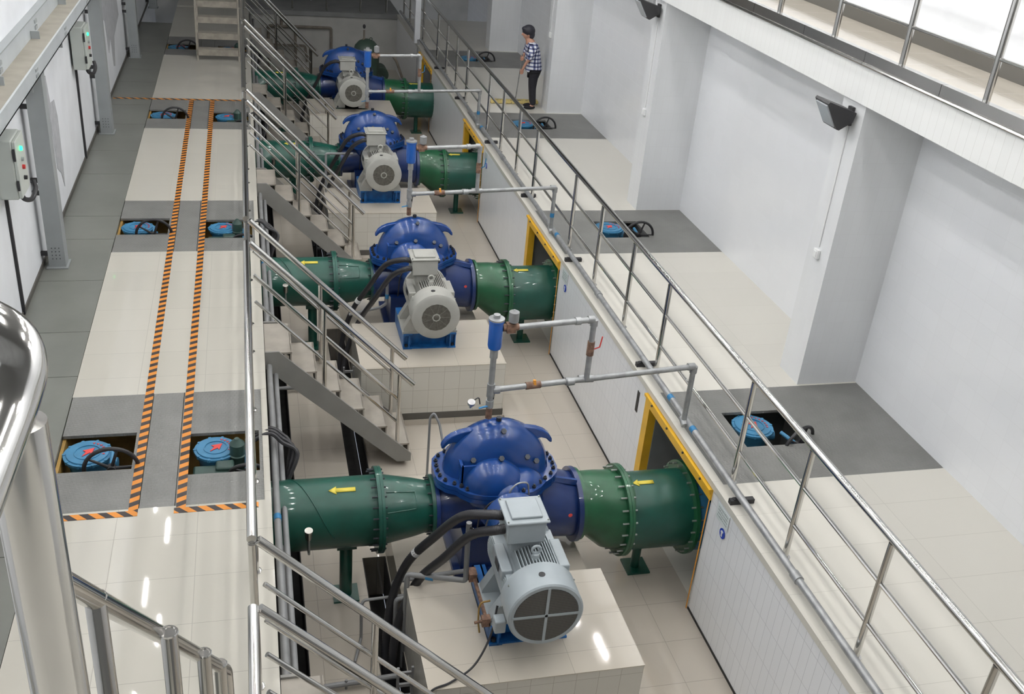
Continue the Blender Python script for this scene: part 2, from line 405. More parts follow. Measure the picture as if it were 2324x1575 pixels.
# left walkway body
lw = MB()
edges = [(-1.0, 7.08)]+[(8.89+GY[k], 7.08+GY[k+1]) for k in range(4)]
for a, b in edges: lw.box(-1.73, .0, a, min(b, YE), 0, H)
lw.box(-1.73, 0, YE, YB, 0, H)
for k in range(4): lw.box(-1.73, 0, 7.08+GY[k], 8.89+GY[k], 0, .55)
struct('floor_left', lw, 'floorL', 'polished cream tiles of the left walkway')
le = MB()
for a, b in edges: le.box(0, .055, a, min(b, YE), 0, H)
for k in range(4): le.box(0, .055, 7.08+GY[k], 8.89+GY[k], 0, .5); le.box(0, .055, 7.08+GY[k], 8.89+GY[k], 1.38, 1.497)
struct('trim_2', le, 'floorL', 'pale painted edge of the left walkway')
lo = MB()
for k in range(4):
    lo.box(-1.728, -.002, 8.86+GY[k], 8.888+GY[k], .55, 1.46); lo.box(-1.728, -1.70, 7.09+GY[k], 8.86+GY[k], .55, 1.46)
struct('trim_3', lo, 'ochre', 'ochre lining inside the left valve chambers')
ls = MB(); y = 3.2; ls.box(-2.45, -1.735, -1, 3.2-.006, 0, H-.002)
random.seed(3)
steps = [1.9, 1.5, 1.15, 1.55, .95, 1.3, 1.25, .8, 1.7, 1.1, 1.45, 1.2, 1.6, 1.0, 1.5, 1.2, 1.9]
for s_ in steps:
    ls.box(-2.45, -1.735, y, min(y+s_-.008, YB), 0, H-.002); y += s_
    if y > YB: break
struct('floor_2', ls, 'plateL', 'grey painted cover plates along the left wall')
# diamond plates with valve openings
def plate(name, x0, x1, y0, y1, holes, label, parts_at=()):
    xs = sorted({x0, x1, *[h[0] for h in holes], *[h[1] for h in holes]}); yy = sorted({y0, y1, *[h[2] for h in holes], *[h[3] for h in holes]})
    m = MB()
    for i in range(len(xs)-1):
        for j in range(len(yy)-1):
            cx, cy = (xs[i]+xs[i+1])/2, (yy[j]+yy[j+1])/2
            if any(h[0] < cx < h[1] and h[2] < cy < h[3] for h in holes): continue
            m.box(xs[i], xs[i+1], yy[j], yy[j+1], H-.03, H)
    o = m.build(name, 'diamond'); return tag(o, label, 'floor plate')
wherek = ['nearest the camera', 'second from the camera', 'third from the camera', 'farthest from the camera']
bayk = ['nearest bay', 'second bay', 'third bay', 'farthest bay']
for k in range(4):
    a, b = 7.08+GY[k], 8.89+GY[k]; g = 'chequer plates over the left valve chambers'
    o = plate('chequer_plate', -1.725, -1.0, a, b, [(-1.725, -1.10, a+.57, a+1.14)], 'grey chequer plate with an opening beside the left wall plates, '+bayk[k]); o['group'] = g
    o = plate('chequer_plate', -.994, -.72, a, b, [], 'narrow plain chequer plate between the two hazard tapes, '+bayk[k]); o['group'] = g
    o = plate('chequer_plate', -.714, -.002, a, b, [(-.64, -.03, a+.43, a+1.07)], 'grey chequer plate with an opening beside the left railing, '+bayk[k]); o['group'] = g
# right platform
c0, d0 = 6.814, 8.445
rw = MB(); redges = [(-1.0, c0)]+[(d0+GY[k], c0+GY[k+1]) for k in range(4)]
wq0 = [6.84+WY[k] for k in range(4)]; wq1 = [8.57+WY[k] for k in range(4)]
for a, b in redges: rw.box(4.06, 6.38, a, min(b, YB), 0, H)
for k in range(4): rw.box(4.07, 6.38, c0+GY[k], d0+GY[k], -.5, 0.0)
struct('floor_right', rw, 'floorR', 'pale tiled floor of the right platform')
rt = MB(); prev = -1.0
for k in range(4): rt.box(3.99, 4.06, prev, wq0[k], 0, H-.06); prev = wq1[k]
rt.box(3.99, 4.06, prev, YE, 0, H-.06)
for k in range(4): rt.box(3.99, 4.06, wq0[k], wq1[k], 1.43, H-.06)
struct('wall_right', rt, 'wall_strip', 'white narrow tiled retaining wall below the right platform')
struct('trim_4', MB().box(3.975, 4.06, -1, YE, H-.06, H+.004), 'floorR', 'pale coping along the top of the retaining wall')
struct('baseboard_right', MB().box(3.982, 3.99, -1, wq0[0], 0, .025).box(3.982, 3.99, wq1[0], wq0[1], 0, .025).box(3.982, 3.99, wq1[1], wq0[2], 0, .025).box(3.982, 3.99, wq1[2], wq0[3], 0, .025), 'black')
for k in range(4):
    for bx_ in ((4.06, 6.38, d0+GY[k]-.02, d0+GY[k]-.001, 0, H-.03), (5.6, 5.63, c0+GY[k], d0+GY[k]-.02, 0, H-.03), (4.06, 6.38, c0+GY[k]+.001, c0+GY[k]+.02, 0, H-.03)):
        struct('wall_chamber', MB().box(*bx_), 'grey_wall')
for k in range(4):
    hx = (4.56, 5.22) if k == 0 else (4.8, 5.5)
    o = plate('chequer_plate', 4.062, 6.378, c0+GY[k], d0+GY[k], [(hx[0], hx[1], c0+.56+GY[k], c0+1.18+GY[k])], 'wide grey chequer plate with an opening on the right platform, '+bayk[k]); o['group'] = 'chequer plates on the right platform'
# big right wall, pillars, gallery
struct('wall_right_rear', MB().box(6.38, 6.6, -1, YB, 0, 4.6), 'wall_white', 'glossy white tiled wall behind the right platform')
pys = [(8.47, 8.88), (13.73, 14.15), (19.03, 19.45), (24.42, 24.84)]
for k, (a, b) in enumerate(pys):
    o = MB().box(5.665, 6.38, a, b, H, 4.6).build('pillar', 'pier'); o['kind'] = 'structure'
    tag(o, 'white tiled pillar %s standing on the right platform' % wherek[k], 'pillar', 'pillars of the right wall')
GX = 5.62
struct('wall_gallery', MB().box(GX, GX+.2, -1, YB, 4.57, 4.92).box(GX+.2, 6.6, -1, YB, 4.6, 4.7), 'fascia', 'white tiled fascia under the upper gallery')
struct('floor_gallery', MB().box(GX+.06, 6.64, -1, YB, 4.7, 4.985), 'floorG', 'cream floor of the upper gallery')
sm = MB(); yy = -1.0
for s_ in range(26): sm.box(GX-.02, GX+.05, yy, yy+1.2-.006, 4.925, 5.04); sm.tube([(GX-.022, yy, 4.925), (GX-.022, yy+1.194, 4.925)], .018, 8); yy += 1.2
tag(sm.build('toe_plate', 'steel'), 'stainless steel toe plate along the edge of the upper gallery', 'toe plate')
struct('wall_upper', MB().box(6.64, 6.8, -1, YB, 5.14, 9.2), 'plaster', 'white wall behind the upper gallery')
struct('baseboard_upper', MB().box(6.62, 6.8, -1, YB, 4.7, 5.14), 'brownbase', 'brown skirting behind the upper gallery')
struct('wall_left', MB().box(-2.65, -2.45, -1, YB, 0, 9.2), 'plaster', 'white plastered left wall')
struct('baseboard_left', MB().box(-2.45, -2.435, -1, YB, H, H+.06), 'skirt')
struct('wall_back', MB().box(-2.65, 6.8, YB, YB+.2, 0, 9.2), 'end_wall', 'dim grey end wall')
struct('wall_pit_end', MB().box(0, 4.0, YE, YE+.2, ZB, H-.12), 'end_wall', 'grey end wall of the pump pit')
struct('floor_end', MB().box(0, 4.06, YE-.06, YB, H-.12, H), 'grey_wall', 'grey landing across the far end')
struct('wall_front', MB().box(-2.65, 6.8, -1.3, -1, -.5, 9.2), 'grey_wall', 'wall behind the camera')
struct('ceiling', MB().box(-2.65, 6.8, -1.3, YB+.2, 9.2, 9.4), 'ceil', 'plain ceiling above the hall')
struct('floor_landing', MB().box(-2.45, 1.6, -1, .55, 5.05, 5.2), 'floorR', 'landing behind the camera')

# ------------------------------------------------------------------ lamps
for row, lx in enumerate((-1.9, .3, 2.4, 4.4, 5.95)):
    for j in range(14):
        ly = 1.2+j*1.3+(.35 if j % 2 else 0); lx2 = lx+(.13 if j % 2 else -.13); z = 8.6
        o = MB().box(lx2-.04, lx2+.04, ly-.34, ly+.34, z+.012, z+.06).cyl((lx2, ly-.2, z+.06), (lx2, ly-.2, 9.2), .006, 6).cyl((lx2, ly+.2, z+.06), (lx2, ly+.2, 9.2), .006, 6).build('ceiling_light', 'white')
        tag(o, 'short white batten light hanging from the ceiling above the hall', 'ceiling light', 'batten lights under the ceiling')
        MB().cyl((lx2, ly-.31, z-.005), (lx2, ly+.31, z-.005), .015, 10).build('tube', 'lamp', o)

# ------------------------------------------------------------------ pedestals
for k in range(4):
    h = .744 if k < 3 else .93
    y0, y1 = 5.516+PY[k], 6.705+PY[k]
    o = empty('machine_plinth', (0, 0, 0), '%s tiled plinth carrying a pump and motor' % ORD[k].replace('second', 'second nearest').replace('third', 'third nearest'), 'plinth', 'tiled machine plinths')
    MB().box(1.17, 2.94, y0, y1, .0, h-.01).build('motor_block', 'pedestal', o)
    MB().box(1.166, 2.944, y0-.004, y1, h-.01, h).build('block_top', 'pedtop', o)
    MB().box(1.17, 2.96, y1, 8.75+PY[k], .0, .42).build('pump_block', 'pedtop', o)
    MB().box(1.16, 2.95, y0-.008, y0, .0, .09).box(2.94, 2.948, y0, y1, 0, .09).build('skirting', 'skirt', o)

# ------------------------------------------------------------------ pump
def bolts_on_circle(par, c, ax, R, n, r=.016, L=.06, mat='bolt', a0=0):
    a = V(ax).normalized(); t = V((0,0,1)); p = (t-a*t.dot(a)).normalized(); q = a.cross(p)
    for i in range(n):
        an = a0+2*PI*i/n
        bolt(par, V(c)+(p*math.cos(an)+q*math.sin(an))*R, a, r, L, mat)
PX, PYc, PZ = 2.08, 7.5, 1.35
def make_pump(lab):
    P = empty('pump', (PX, PYc, .42), lab, 'pump', 'blue split case pumps')
    z0 = PZ-.42
    def volute(up):
        m = MB(); prof = [(-.215, .12), (-.22, .24), (-.215, .31), (-.19, .38), (-.145, .44), (-.08, .485), (0, .50), (.08, .485), (.145, .44), (.19, .38), (.215, .31), (.22, .24), (.215, .12)]
        n = 28; vs = []; fs = []
        for i in range(n+1):
            th = PI*i/n if up else PI+PI*i/n
            for yv, r in prof: vs.append((r*math.cos(th), yv, z0+r*math.sin(th)*(1.07 if up else 1)))
        m_ = len(prof)
        for i in range(n):
            for j in range(m_-1): fs.append((i*m_+j, i*m_+j+1, (i+1)*m_+j+1, (i+1)*m_+j))
            fs.append((i*m_+m_-1, i*m_, (i+1)*m_, (i+1)*m_+m_-1))
        fs.append(tuple(range(m_))); fs.append(tuple(n*m_+i for i in range(m_)))
        m.add(vs, fs); return m
    up = volute(True)
    for s in (-1, 1):
        up.ell((-.08, s*.27, z0+.02), (.28, .20, .27), 32, 18)
        up.ell((.0, s*.26, z0+.05), (.20, .14, .20), 28, 16)
        up.ell((.15, s*.24, z0+.0), (.26, .18, .16), 28, 14)
        up.ell((.02, s*.40, z0), (.13, .12, .13), 20, 10)
    # web plates between dome and suction bulb
    up.box(-.37, -.20, -.27, -.25, z0, z0+.24); up.box(-.38, -.355, -.27, 0, z0, z0+.24)
    uc = up.build('upper_casing', 'blue', P)
    for s in (-1, 1):
        hp = [(-.20,.47),(-.28,.462),(-.36,.445),(-.43,.415),(-.48,.375),(-.515,.32),(-.52,.28),(-.495,.285),(-.46,.325),(-.41,.34),(-.36,.33),(-.2,.34)]
        MB().prism([(-s*x, z0+z) for x, z in hp], 'y', -.035, .035).build('lifting_horn', 'blue', P, .012)
    # split flange
    pl = [(-.60,-.10),(-.585,-.2),(-.52,-.3),(-.43,-.36),(-.40,-.42),(-.33,-.5),(-.2,-.56),(-.05,-.585),(.12,-.58),(.26,-.54),(.36,-.46),(.42,-.38),(.50,-.31),(.575,-.2),(.60,-.1)]
    pl = [(x*.965, y*.83) for x, y in pl]; poly = pl+[(x, -y) for x, y in pl[::-1]]
    sf = MB().prism(poly, 'z', z0-.045, z0-.003).prism([(x*1.0, y*1.0) for x, y in poly], 'z', z0+.003, z0+.045).build('split_flange', 'blue', P)
    n = len(poly)
    for i in range(n):
        a, b = V(poly[i]), V(poly[(i+1) % n]); L = (b-a).length
        for t in ([.5] if L < .16 else [.25, .75]):
            c = a.lerp(b, t); c = c*(1-.036/c.length)
            bolt(sf, (c.x, c.y, z0+.047), (0,0,1), .019, .07)
    lc = volute(False)
    # suction branch right, discharge branch left
    lc.tube([(.0, 0, z0-.25), (.35, 0, z0-.36), (.62, 0, z0-.44), (.80, 0, z0-.47)], [.36, .35, .325, .31], 28)
    lc.tube([(.0, 0, z0-.25), (-.3, 0, z0-.32), (-.55, 0, z0-.36)], [.34, .27, .24], 28)
    lc.tube([(.25, -.05, z0-.3), (0, -.32, z0-.12)], [.3, .28], 20); lc.tube([(.25, .05, z0-.3), (0, .32, z0-.12)], [.3, .28], 20)
    lc.box(-.33, .33, -.33, .33, 0, .45); lc.box(-.40, .40, -.4, .4, 0, .05)
    lc.build('lower_casing', 'blueshade', P)
    fd = MB().lathe((-.57, 0, z0-.365), (1,0,0), [(0, .29), (.035, .29)], 40).build('discharge_flange', 'blueshade', P)
    fs_ = MB().lathe((.775, 0, z0-.47), (1,0,0), [(0, .365), (.045, .365)], 40).build('suction_flange', 'blueshade', P)
    MB().prism([(.36, z0+.0), (.78, z0-.10), (.78, z0-.16), (.36, z0-.05)], 'y', -.13, -.10).build('stiffener', 'blue', P)
    b = MB().lathe((.30, -.345, z0-.2), (0,-1,0), [(0, .02), (.002, .02)], 12).build('paint_mark', 'red', P)
    b.location = (.37, -.02, -.12)
    # plugs on the crown
    for (x, y, z) in ((.02, -.12, z0+.49), (-.26, -.20, z0+.25), (.24, -.2, z0+.25), (.33, -.2, z0+.2), (0, 0, z0+.54), (-.02, -.27, z0+.30)):
        bolt(uc, (x, y, z), (0, -.7, .7) if y else (0,0,1), .026, .06, 'bolt', 'plug')
    # bearing housing + coupling guard
    MB().lathe((0, -.56, z0), (0,-1,0), [(0, .12), (.02, .12), (.02, .15), (.06, .15), (.07, .09), (.12, .09)], 24).build('bearing_housing', 'blue', P)
    cg = MB().lathe((0, -.69, z0), (0,-1,0), [(0, .18), (.01, .245), (.28, .245), (.30, .2)], 28)
    cg.box(-.17, .17, -1.0, -.70, z0-.42, z0-.02)
    g = cg.build('coupling_guard', 'blue', P)
    MB().obox((-.10, -.83, z0+.228), (.045, 0, .020), (0, .045, 0), (0, 0, .004)).build('sticker', 'white', g)
    MB().tube([(.0, -.6, z0+.08), (-.02, -.62, z0+.2), (.05, -.6, z0+.27), (.16, -.56, z0+.24), (.2, -.5, z0+.06)], .008, 8, .05).build('seal_pipe', 'galv', P)
    MB().tube([(-.03, -.6, z0+.12), (-.18, -.62, z0+.1), (-.26, -.6, z0-.05), (-.27, -.55, z0-.35)], .008, 8, .06).build('drain_pipe', 'rubber', P)
    return P
pump0 = make_pump('nearest blue split case pump, its dome below the first air valve')
for k in (1, 2, 3):
    c = copy_tree(pump0); c.location = (PX-.02*(k == 1), PYc+PY[k], .42)
    c['label'] = ['', 'second blue split case pump, behind the flat tiled plinth next to the first air valve', 'third blue split case pump, in front of the farthest motor', 'farthest blue split case pump, just before the green tank'][k]

# ------------------------------------------------------------------ motors
def make_motor(kind, lab):
    # local origin on top of the plinth, motor axis at z .606
    h = PZ-.744; mt = 'motor0' if kind == 0 else 'motor1'
    P = empty('electric_motor', (2.06, 5.56 if kind == 0 else 5.62, .744), lab, 'motor', 'electric motors on the plinths')
    body = MB().lathe((0, .28, h), (0,1,0), [(0, .20), (.56, .20), (.57, .27), (.62, .27), (.64, .2), (.68, .12)], 40)
    body.cyl((0, .9, h), (0, 1.2, h), .035, 12)
    body.box(-.20, .20, .36, .80, h-.27, h-.12)
    body.build('housing', mt, P)
    fins = MB()
    for i in range(13):                # vertical fins standing along the crown
        x = -.15+.3*i/12
        zt = math.sqrt(max(0, .282**2-x*x)); zb = math.sqrt(.185**2-x*x)
        fins.box(x-.0042, x+.0042, .27, .86, h+zb, h+zt)
    for s in (-1, 1):
        for i in range(16):            # side fins
            z = -.18+.3*i/15
            xt = math.sqrt(.278**2-z*z); xb = math.sqrt(.185**2-z*z)
            fins.box(min(s*xb, s*xt), max(s*xb, s*xt), .27, .86, h+z-.0045, h+z+.0045)
    fins.build('cooling_fins', mt, P)
    for s in (-1, 1): MB().box(s*.235-.045, s*.235+.045, .36, .70, h+.06, h+.16).build('side_pad', mt, P, .01)
    MB().obox((-.288, .5, h+.12), (.002, 0, 0), (0, .055, 0), (.0, 0, .035)).build('rating_plate', 'bolt', P)
    cov = MB(); n = 48; R = .30 if kind == 0 else .29; th = .012
    prof_o = [(.29, R-.03), (.27, R), (.012, R), (0, R-.012), (0, R-.04)]
    if kind == 0:
        cov.lathe((0, 0, h), (0,1,0), [(.006, R-.045), (0, R-.04), (0, R-.012), (.012, R), (.27, R), (.30, R-.035), (.30, R-.06)], n)
        fc = cov.build('fan_cover', mt, P)
        MB().lathe((0, -.0005, h), (0,1,0), [(0, R-.045), (.004, R-.045)], 48).build('grille', 'grille', fc)
        MB().box(-.011, .011, -.006, -.001, h-R+.03, h+R-.03).box(-R+.03, R-.03, -.006, -.001, h-.011, h+.011).build('grille_cross', mt, fc)
    else:
        cov.lathe((0, 0, h), (0,1,0), [(.0, .14), (-.0, R-.03), (.018, R), (.27, R), (.30, R-.035), (.30, R-.06)], n)
        fc = cov.build('fan_cover', mt, P)
        MB().lathe((0, -.003, h), (0,1,0), [(0, .175), (.004, .175)], 16).build('grille', 'grille2', fc)
        cr = MB()
        for i in range(9):
            a = 2*PI*i/9; d = V((math.cos(a), 0, math.sin(a)))
            cr.obox(V((0, -.005, h))+d*.11, d*.06, (0, .0015, 0), d.cross(V((0,1,0)))*.002)
        cr.build('grille_ribs', 'gribs', fc)
        MB().lathe((0, -.008, h), (0,1,0), [(0, .052), (.006, .052)], 8).build('grille_hub', mt, fc)
        MB().lathe((0, -.016, h), (0,1,0), [(0, .022), (.008, .035), (.009, .02)], 16).build('boss', 'grille2', fc)
    MB().lathe((-.03, .13, h+R-.004), (0,0,1), [(0, .026), (.007, .026)], 16).build('grease_plug', 'rubber', P)
    for a in (-60, 60, -100, 100):
        t = math.radians(a); bolt(fc, (math.sin(t)*R, .2, h+math.cos(t)*R), (math.sin(t), 0, math.cos(t)), .009, .02, 'boltb', 'screw')
    # terminal box
    tb = MB().box(-.15, .11, .48, .80, h+.26, h+.36)
    tbo = MB().box(-.235, .075, .45, .75, h+.34, h+.54).box(-.18, .06, .5, .70, h+.22, h+.36).build('terminal_box', mt, P, .012)
    MB().box(-.255, .095, .43, .77, h+.54, h+.56).box(-.205, .045, .48, .72, h+.56, h+.582).build('box_lid', mt, tbo, .008)
    for x in (-.24, .08):
        for y in (.45, .75): bolt(tbo, (x, y, h+.565), (0,0,1), .008, .02, 'boltb', 'screw')
    # eyebolt
    e = MB().lathe((-.02, .36, h+.26), (0,0,1), [(0, .035), (.05, .03), (.055, .018)], 12); e.torus((-.02, .36, h+.35), (0, 1, 0), .034, .011, 20, 8)
    e.build('lifting_eye', mt, P)
    for s in (-1, 1):
        ft = MB()
        for y in (.42, .76):
            ft.prism([(s*.20, h-.10), (s*.33, h-.34), (s*.33, h-.37), (s*.14, h-.37), (s*.14, h-.2)], 'y', y-.05, y+.05)
        ft.box(min(s*.14, s*.34), max(s*.14, s*.34), .36, .84, h-.40, h-.37)
        ft.build('motor_foot', mt, P)
    bf = MB()
    for s in (-1, 1):
        bf.box(min(s*.22, s*.33), max(s*.22, s*.33), .34, 1.1, 0, .02); bf.box(min(s*.22, s*.33), max(s*.22, s*.33), .34, 1.1, h-.42, h-.40)
        bf.box(min(s*.25, s*.265), max(s*.25, s*.265), .34, 1.1, 0, h-.40); bf.box(min(s*.318, s*.33), max(s*.318, s*.33), .36, 1.1, 0, h-.40)
    bf.box(-.25, .25, .46, .48, 0, h-.42); bf.box(-.24, .24, .35, 1.1, .0, .015)
    for s in (-1, 1): bf.box(min(s*.22, s*.33), max(s*.22, s*.33), .40, .415, .02, h-.42)
    if kind == 3: bf.v = [(x, y, max(z, .187)) for x, y, z in bf.v]
    bf.build('base_frame', 'bluebase' if kind < 3 else 'darkgreen', P)
    if kind == 0:
        MB().box(-.365, -.335, .37, .98, h-.40, h-.375).box(-.40, -.33, .36, .42, h-.41, h-.33).box(-.40, -.33, .9, 1.0, h-.41, h-.33).cyl((-.46, .38, h-.37), (-.40, .39, h-.37), .012, 8).build('adjusting_screw', 'rust', P)
        MB().box(-.35, -.26, .16, .26, h-.3, h-.18).build('heater_box', mt, P, .01)
    for s in (-1, 1): bolt(P, (s*.29, .37, .03 if kind < 3 else .215), (0,0,1), .02, .06, 'bolt', 'anchor_bolt')
    return P
make_motor(0, 'large blue-grey motor with a cross-barred mesh fan grille, nearest the camera')
m1 = make_motor(1, 'warm grey motor with a round hub fan cover on the second plinth'); m1.location.y += PY[1]
m2 = copy_tree(m1); m2.location = (2.06, 5.62+PY[2], .744); m2['label'] = 'warm grey motor on the third plinth, behind the pump of the second air valve'
m3 = make_motor(3, 'small looking warm grey motor on the farthest plinth'); m3.location.y += PY[3]

# ------------------------------------------------------------------ pipes
def arrow(par, x0, R, yc, zc, L, phi, w=.045):
    """flat yellow arrow painted on the pipe, pointing to -x; phi = angle from straight up towards the camera"""
    m = MB(); r = R+.003
    def P(x, t): a = phi+t/r; return (x, yc-math.sin(a)*r, zc+math.cos(a)*r)
    vs = []; fs = []
    segs = [(x0+L*.26, w/2), (x0+L, w/2)]
    for x, hw in segs: vs += [P(x, -hw), P(x, 0), P(x, hw)]
    fs += [(0, 1, 4, 3), (1, 2, 5, 4)]
    b = len(vs); vs += [P(x0, 0), P(x0+L*.3, -w), P(x0+L*.28, 0), P(x0+L*.3, w)]; fs += [(b, b+1, b+2), (b, b+2, b+3)]
    m.add(vs, fs); o = m.build('flow_arrow', 'yellowarrow', par)
    sd = o.modifiers.new('thick', 'SOLIDIFY'); sd.thickness = .003; sd.offset = 1
    return o
def flange(par, x, yc, zc, R, t, n, mat, bm='bolt', br=.015, L=.1):
    o = MB().lathe((x, yc, zc), (1,0,0), [(0, R), (t, R)], 48).build('flange', mat, par)
    if n: bolts_on_circle(o, (x+t/2, yc, zc), (1,0,0), R-.03, n, br, L, bm, .1)
    return o
def make_outlet(k):
    y = PY[k]; P = empty('outlet_pipe', (0, 7.5+y, 0), 'large dark green outlet pipe left of the %s pump' % ORD[k], 'pipe', 'green outlet pipes')
    zc = .985
    MB().lathe((.03, 0, zc), (1,0,0), [(0, .323), (.97, .323)], 56).build('pipe_body', 'green', P)
    # spiral weld seam
    pts = []
    for i in range(30):
        a = -1.2+i*.1; pts.append((.12+.016*i, -math.sin(a)*.324, zc+math.cos(a)*.324))
    MB().tube(pts, .006, 6).build('weld_seam', 'green', P)
    flange(P, .975, 0, zc, .40, .03, 24, 'green', 'bolt', .016, .13)
    s = MB().cyl((.72, 0, .02), (.72, 0, .72), .06, 16).box(.6, .84, -.12, .12, 0, .02).box(.63, .81, -.1, .1, .62, .7); s.build('pipe_support', 'green', P)
    arrow(P, .55, .323, 0, zc, .24, .28)
    MB().cyl((.36, -.26, .84), (.36, -.40, .86), .012, 8).cyl((.36, -.385, .85), (.36, -.385, 1.02), .012, 8).build('gauge_cock', 'boltb', P)
    g = MB().lathe((.36, -.385, 1.01), (0, -.2, 1), [(0, .02), (.02, .03), (.09, .03), (.10, .036), (.12, .036), (.121, .02)], 16).build('pressure_gauge', 'steel_dull', P)
    return P
def make_outlet_reducer(k):
    y = PY[k]; P = empty('outlet_reducer', (0, 7.5+y, 0), 'tapered green reducer between outlet pipe and %s pump' % ORD[k], 'pipe reducer', 'green outlet reducers')
    zc = .985
    MB().lathe((1.03, 0, zc), (1,0,0), [(0, .325), (.3, .27), (.42, .24), (.46, .235)], 48).build('taper', 'green', P)
    wl = MB()
    def tp(x, a): rr = .327-(x-1.03)*.19; return (x, -math.sin(a)*rr, zc+math.cos(a)*rr)
    wl.tube([tp(1.06, .45), tp(1.32, .4), tp(1.33, .7), tp(1.32, 1.0), tp(1.06, 1.05)], .006, 6)
    wl.build('weld_seam', 'green', P)
    flange(P, 1.007, 0, zc, .40, .028, 0, 'green'); flange(P, 1.475, 0, zc, .29, .033, 16, 'green', 'bolt', .014, .1)
    return P
def make_inlet_reducer(k):
    y = PY[k]; P = empty('inlet_reducer', (0, 7.5+y, 0), 'flared grass green reducer right of the %s pump' % ORD[k], 'pipe reducer', 'green inlet reducers')
    MB().tube([(2.9, 0, .88), (3.06, 0, .88), (3.28, 0, .79), (3.37, 0, .77)], [.31, .312, .385, .39], 48).build('taper', 'green2', P)
    flange(P, 2.905, 0, .88, .35, .03, 0, 'green2'); flange(P, 3.335, 0, .765, .455, .028, 22, 'green2', 'boltb' if k == 0 else 'bolt', .017, .15)
    return P
def make_inlet(k):
    y = PY[k]; P = empty('inlet_pipe', (0, 7.5+y, 0), 'large green inlet pipe entering the wall opening right of the %s pump' % ORD[k], 'pipe', 'green inlet pipes')
    MB().lathe((3.39, 0, .74), (1,0,0), [(0, .385), (1.6, .385)], 56).build('pipe_body', 'green', P)
    flange(P, 3.366, 0, .765, .455, .028, 0, 'green2')
    f2 = flange(P, 4.02, 0, .74, .47, .035, 22, 'green2', 'boltb', .017, .12)
    MB().cyl((3.66, 0, .02), (3.66, 0, .42), .045, 16).box(3.55, 3.79, -.12, .12, 0, .02).build('pipe_support', 'green', P)
    arrow(P, 3.45, .385, 0, .74, .22, .18)
    return P
for k in range(4):
    make_outlet(k); make_outlet_reducer(k); make_inlet_reducer(k); make_inlet(k)
# valves inside the right chambers
for k in range(4):
    y = PY[k]+7.5
    o = empty('butterfly_valve', (4.2, y, .74), 'blue valve ring in the %s wall opening behind the green flange' % ORD[k], 'valve', 'blue valves in the wall openings')
    MB().lathe((-.13, 0, 0), (1,0,0), [(0, .44), (.1, .44)], 40).build('valve_body', 'bluevalve', o)

# ------------------------------------------------------------------ air valve piping
def fitting(m, p, ax, r, L):
    p = V(p); a = V(ax).normalized(); m.cyl(p-a*L/2, p+a*L/2, r*1.35, 12); return m
def make_air(k, blue_on_drop):
    y = 7.5+PY[k]; r = .027
    o = empty('air_release_piping', (1.98, y, 1.9), 'grey air release pipework with blue vessel standing on the %s pump' % ORD[k], 'pipework', 'air release pipes on the pumps')
    base = .0
    tee = .31; top = .93; xe = 2.05; xr = .92
    ye = .25
    m = MB()
    m.cyl((0,0,.12), (0,0,tee+.42), r, 14)
    m.tube([(0,0,tee), (xe, ye, tee), (xe, ye, -.33)], r, 12, .05)
    m.tube([(.16,0,top), (xr, .1, top), (xr, .1, tee)], r, 12, .05)
    m.build('pipe', 'galv', o)
    for p, a, L in (((0,0,tee), (0,0,1), .13), ((.05,0,tee), (1,0,0), .06), ((xr, .12, tee), (1,0,0), .14), ((xr-.18, .09, tee), (1,.12,0), .05), ((xe-.03, ye, tee), (1,0,0), .07), ((xe, ye, tee-.03), (0,0,1), .07),
                    ((xr-.16,.08,top), (1,.12,0), .05), ((xr-.03,.1,top), (1,0,0), .06), ((xr,.1,top-.03), (0,0,1), .06), ((0,0,tee+.38), (0,0,1), .1), ((0,0,.17), (0,0,1), .07), ((xr-.16,.08,tee), (1,.12,0), .07), ((xe, ye, -.31), (0,.6,.3), .1)):
        fitting(MB(), p, a, r, L).build('pipe_fitting', 'galv', o)
    v = MB().lathe((0,0,tee+.42), (0,0,1), [(0, .03), (.005, .055), (.03, .062), (.26, .062), (.265, .07), (.28, .07)], 24).build('air_vessel', 'bluevessel', o)
    MB().lathe((0,0,tee+.70), (0,0,1), [(0, .07), (.015, .07), (.02, .03), (.05, .03), (.055, .01)], 20).build('vessel_cap', 'galv', v)
    MB().cyl((.06,0,top), (.2,0.01,top), .034, 12).box(.09, .17, -.035, .035, top-.04, top+.04).build('valve_body', 'rust', o)
    MB().lathe((.15,.0,top+.04), (0,0,1), [(0, .02), (.02, .045), (.11, .045), (.12, .02), (.13, .01)], 16).build('solenoid', 'pvc', o)
    MB().cyl((.33,.04,tee), (.47,.057,tee), .034, 12).build('ball_valve', 'rust', o)
    MB().obox((.41,.03,tee+.03), (.012,0,.0), (0,.01,0), (-.005,0,.035)).build('valve_handle', 'orange', o)
    MB().cyl((0,0,.02), (0,0,.14), .03, 12).build('brass_cock', 'rust', o)
    MB().obox((-.05,-.02,.15), (.05,0,.012), (0,.01,0), (0,0,.004)).build('cock_handle', 'bluetape', o)
    MB().cyl((xr,.1,tee+.26), (xr,.1,tee+.40), .034, 12).build('drop_valve', 'rust', o)
    MB().tube([(xr+.03,.08,tee+.33), (xr+.07,.06,tee+.36), (xr+.08,.05,tee+.47)], .006, 6).build('drop_handle', 'red' if k == 0 else 'bluetape', o)
    if blue_on_drop: MB().cyl((xe, ye, -.12), (xe, ye, -.06), r+.003, 14).build('blue_band', 'bluetape', o)
    MB().tube([(.03,0.03,.14), (.05,.05,.3)], .01, 6).build('cable', 'rubber', o)
    return o
for k in range(3): make_air(k, k > 0)
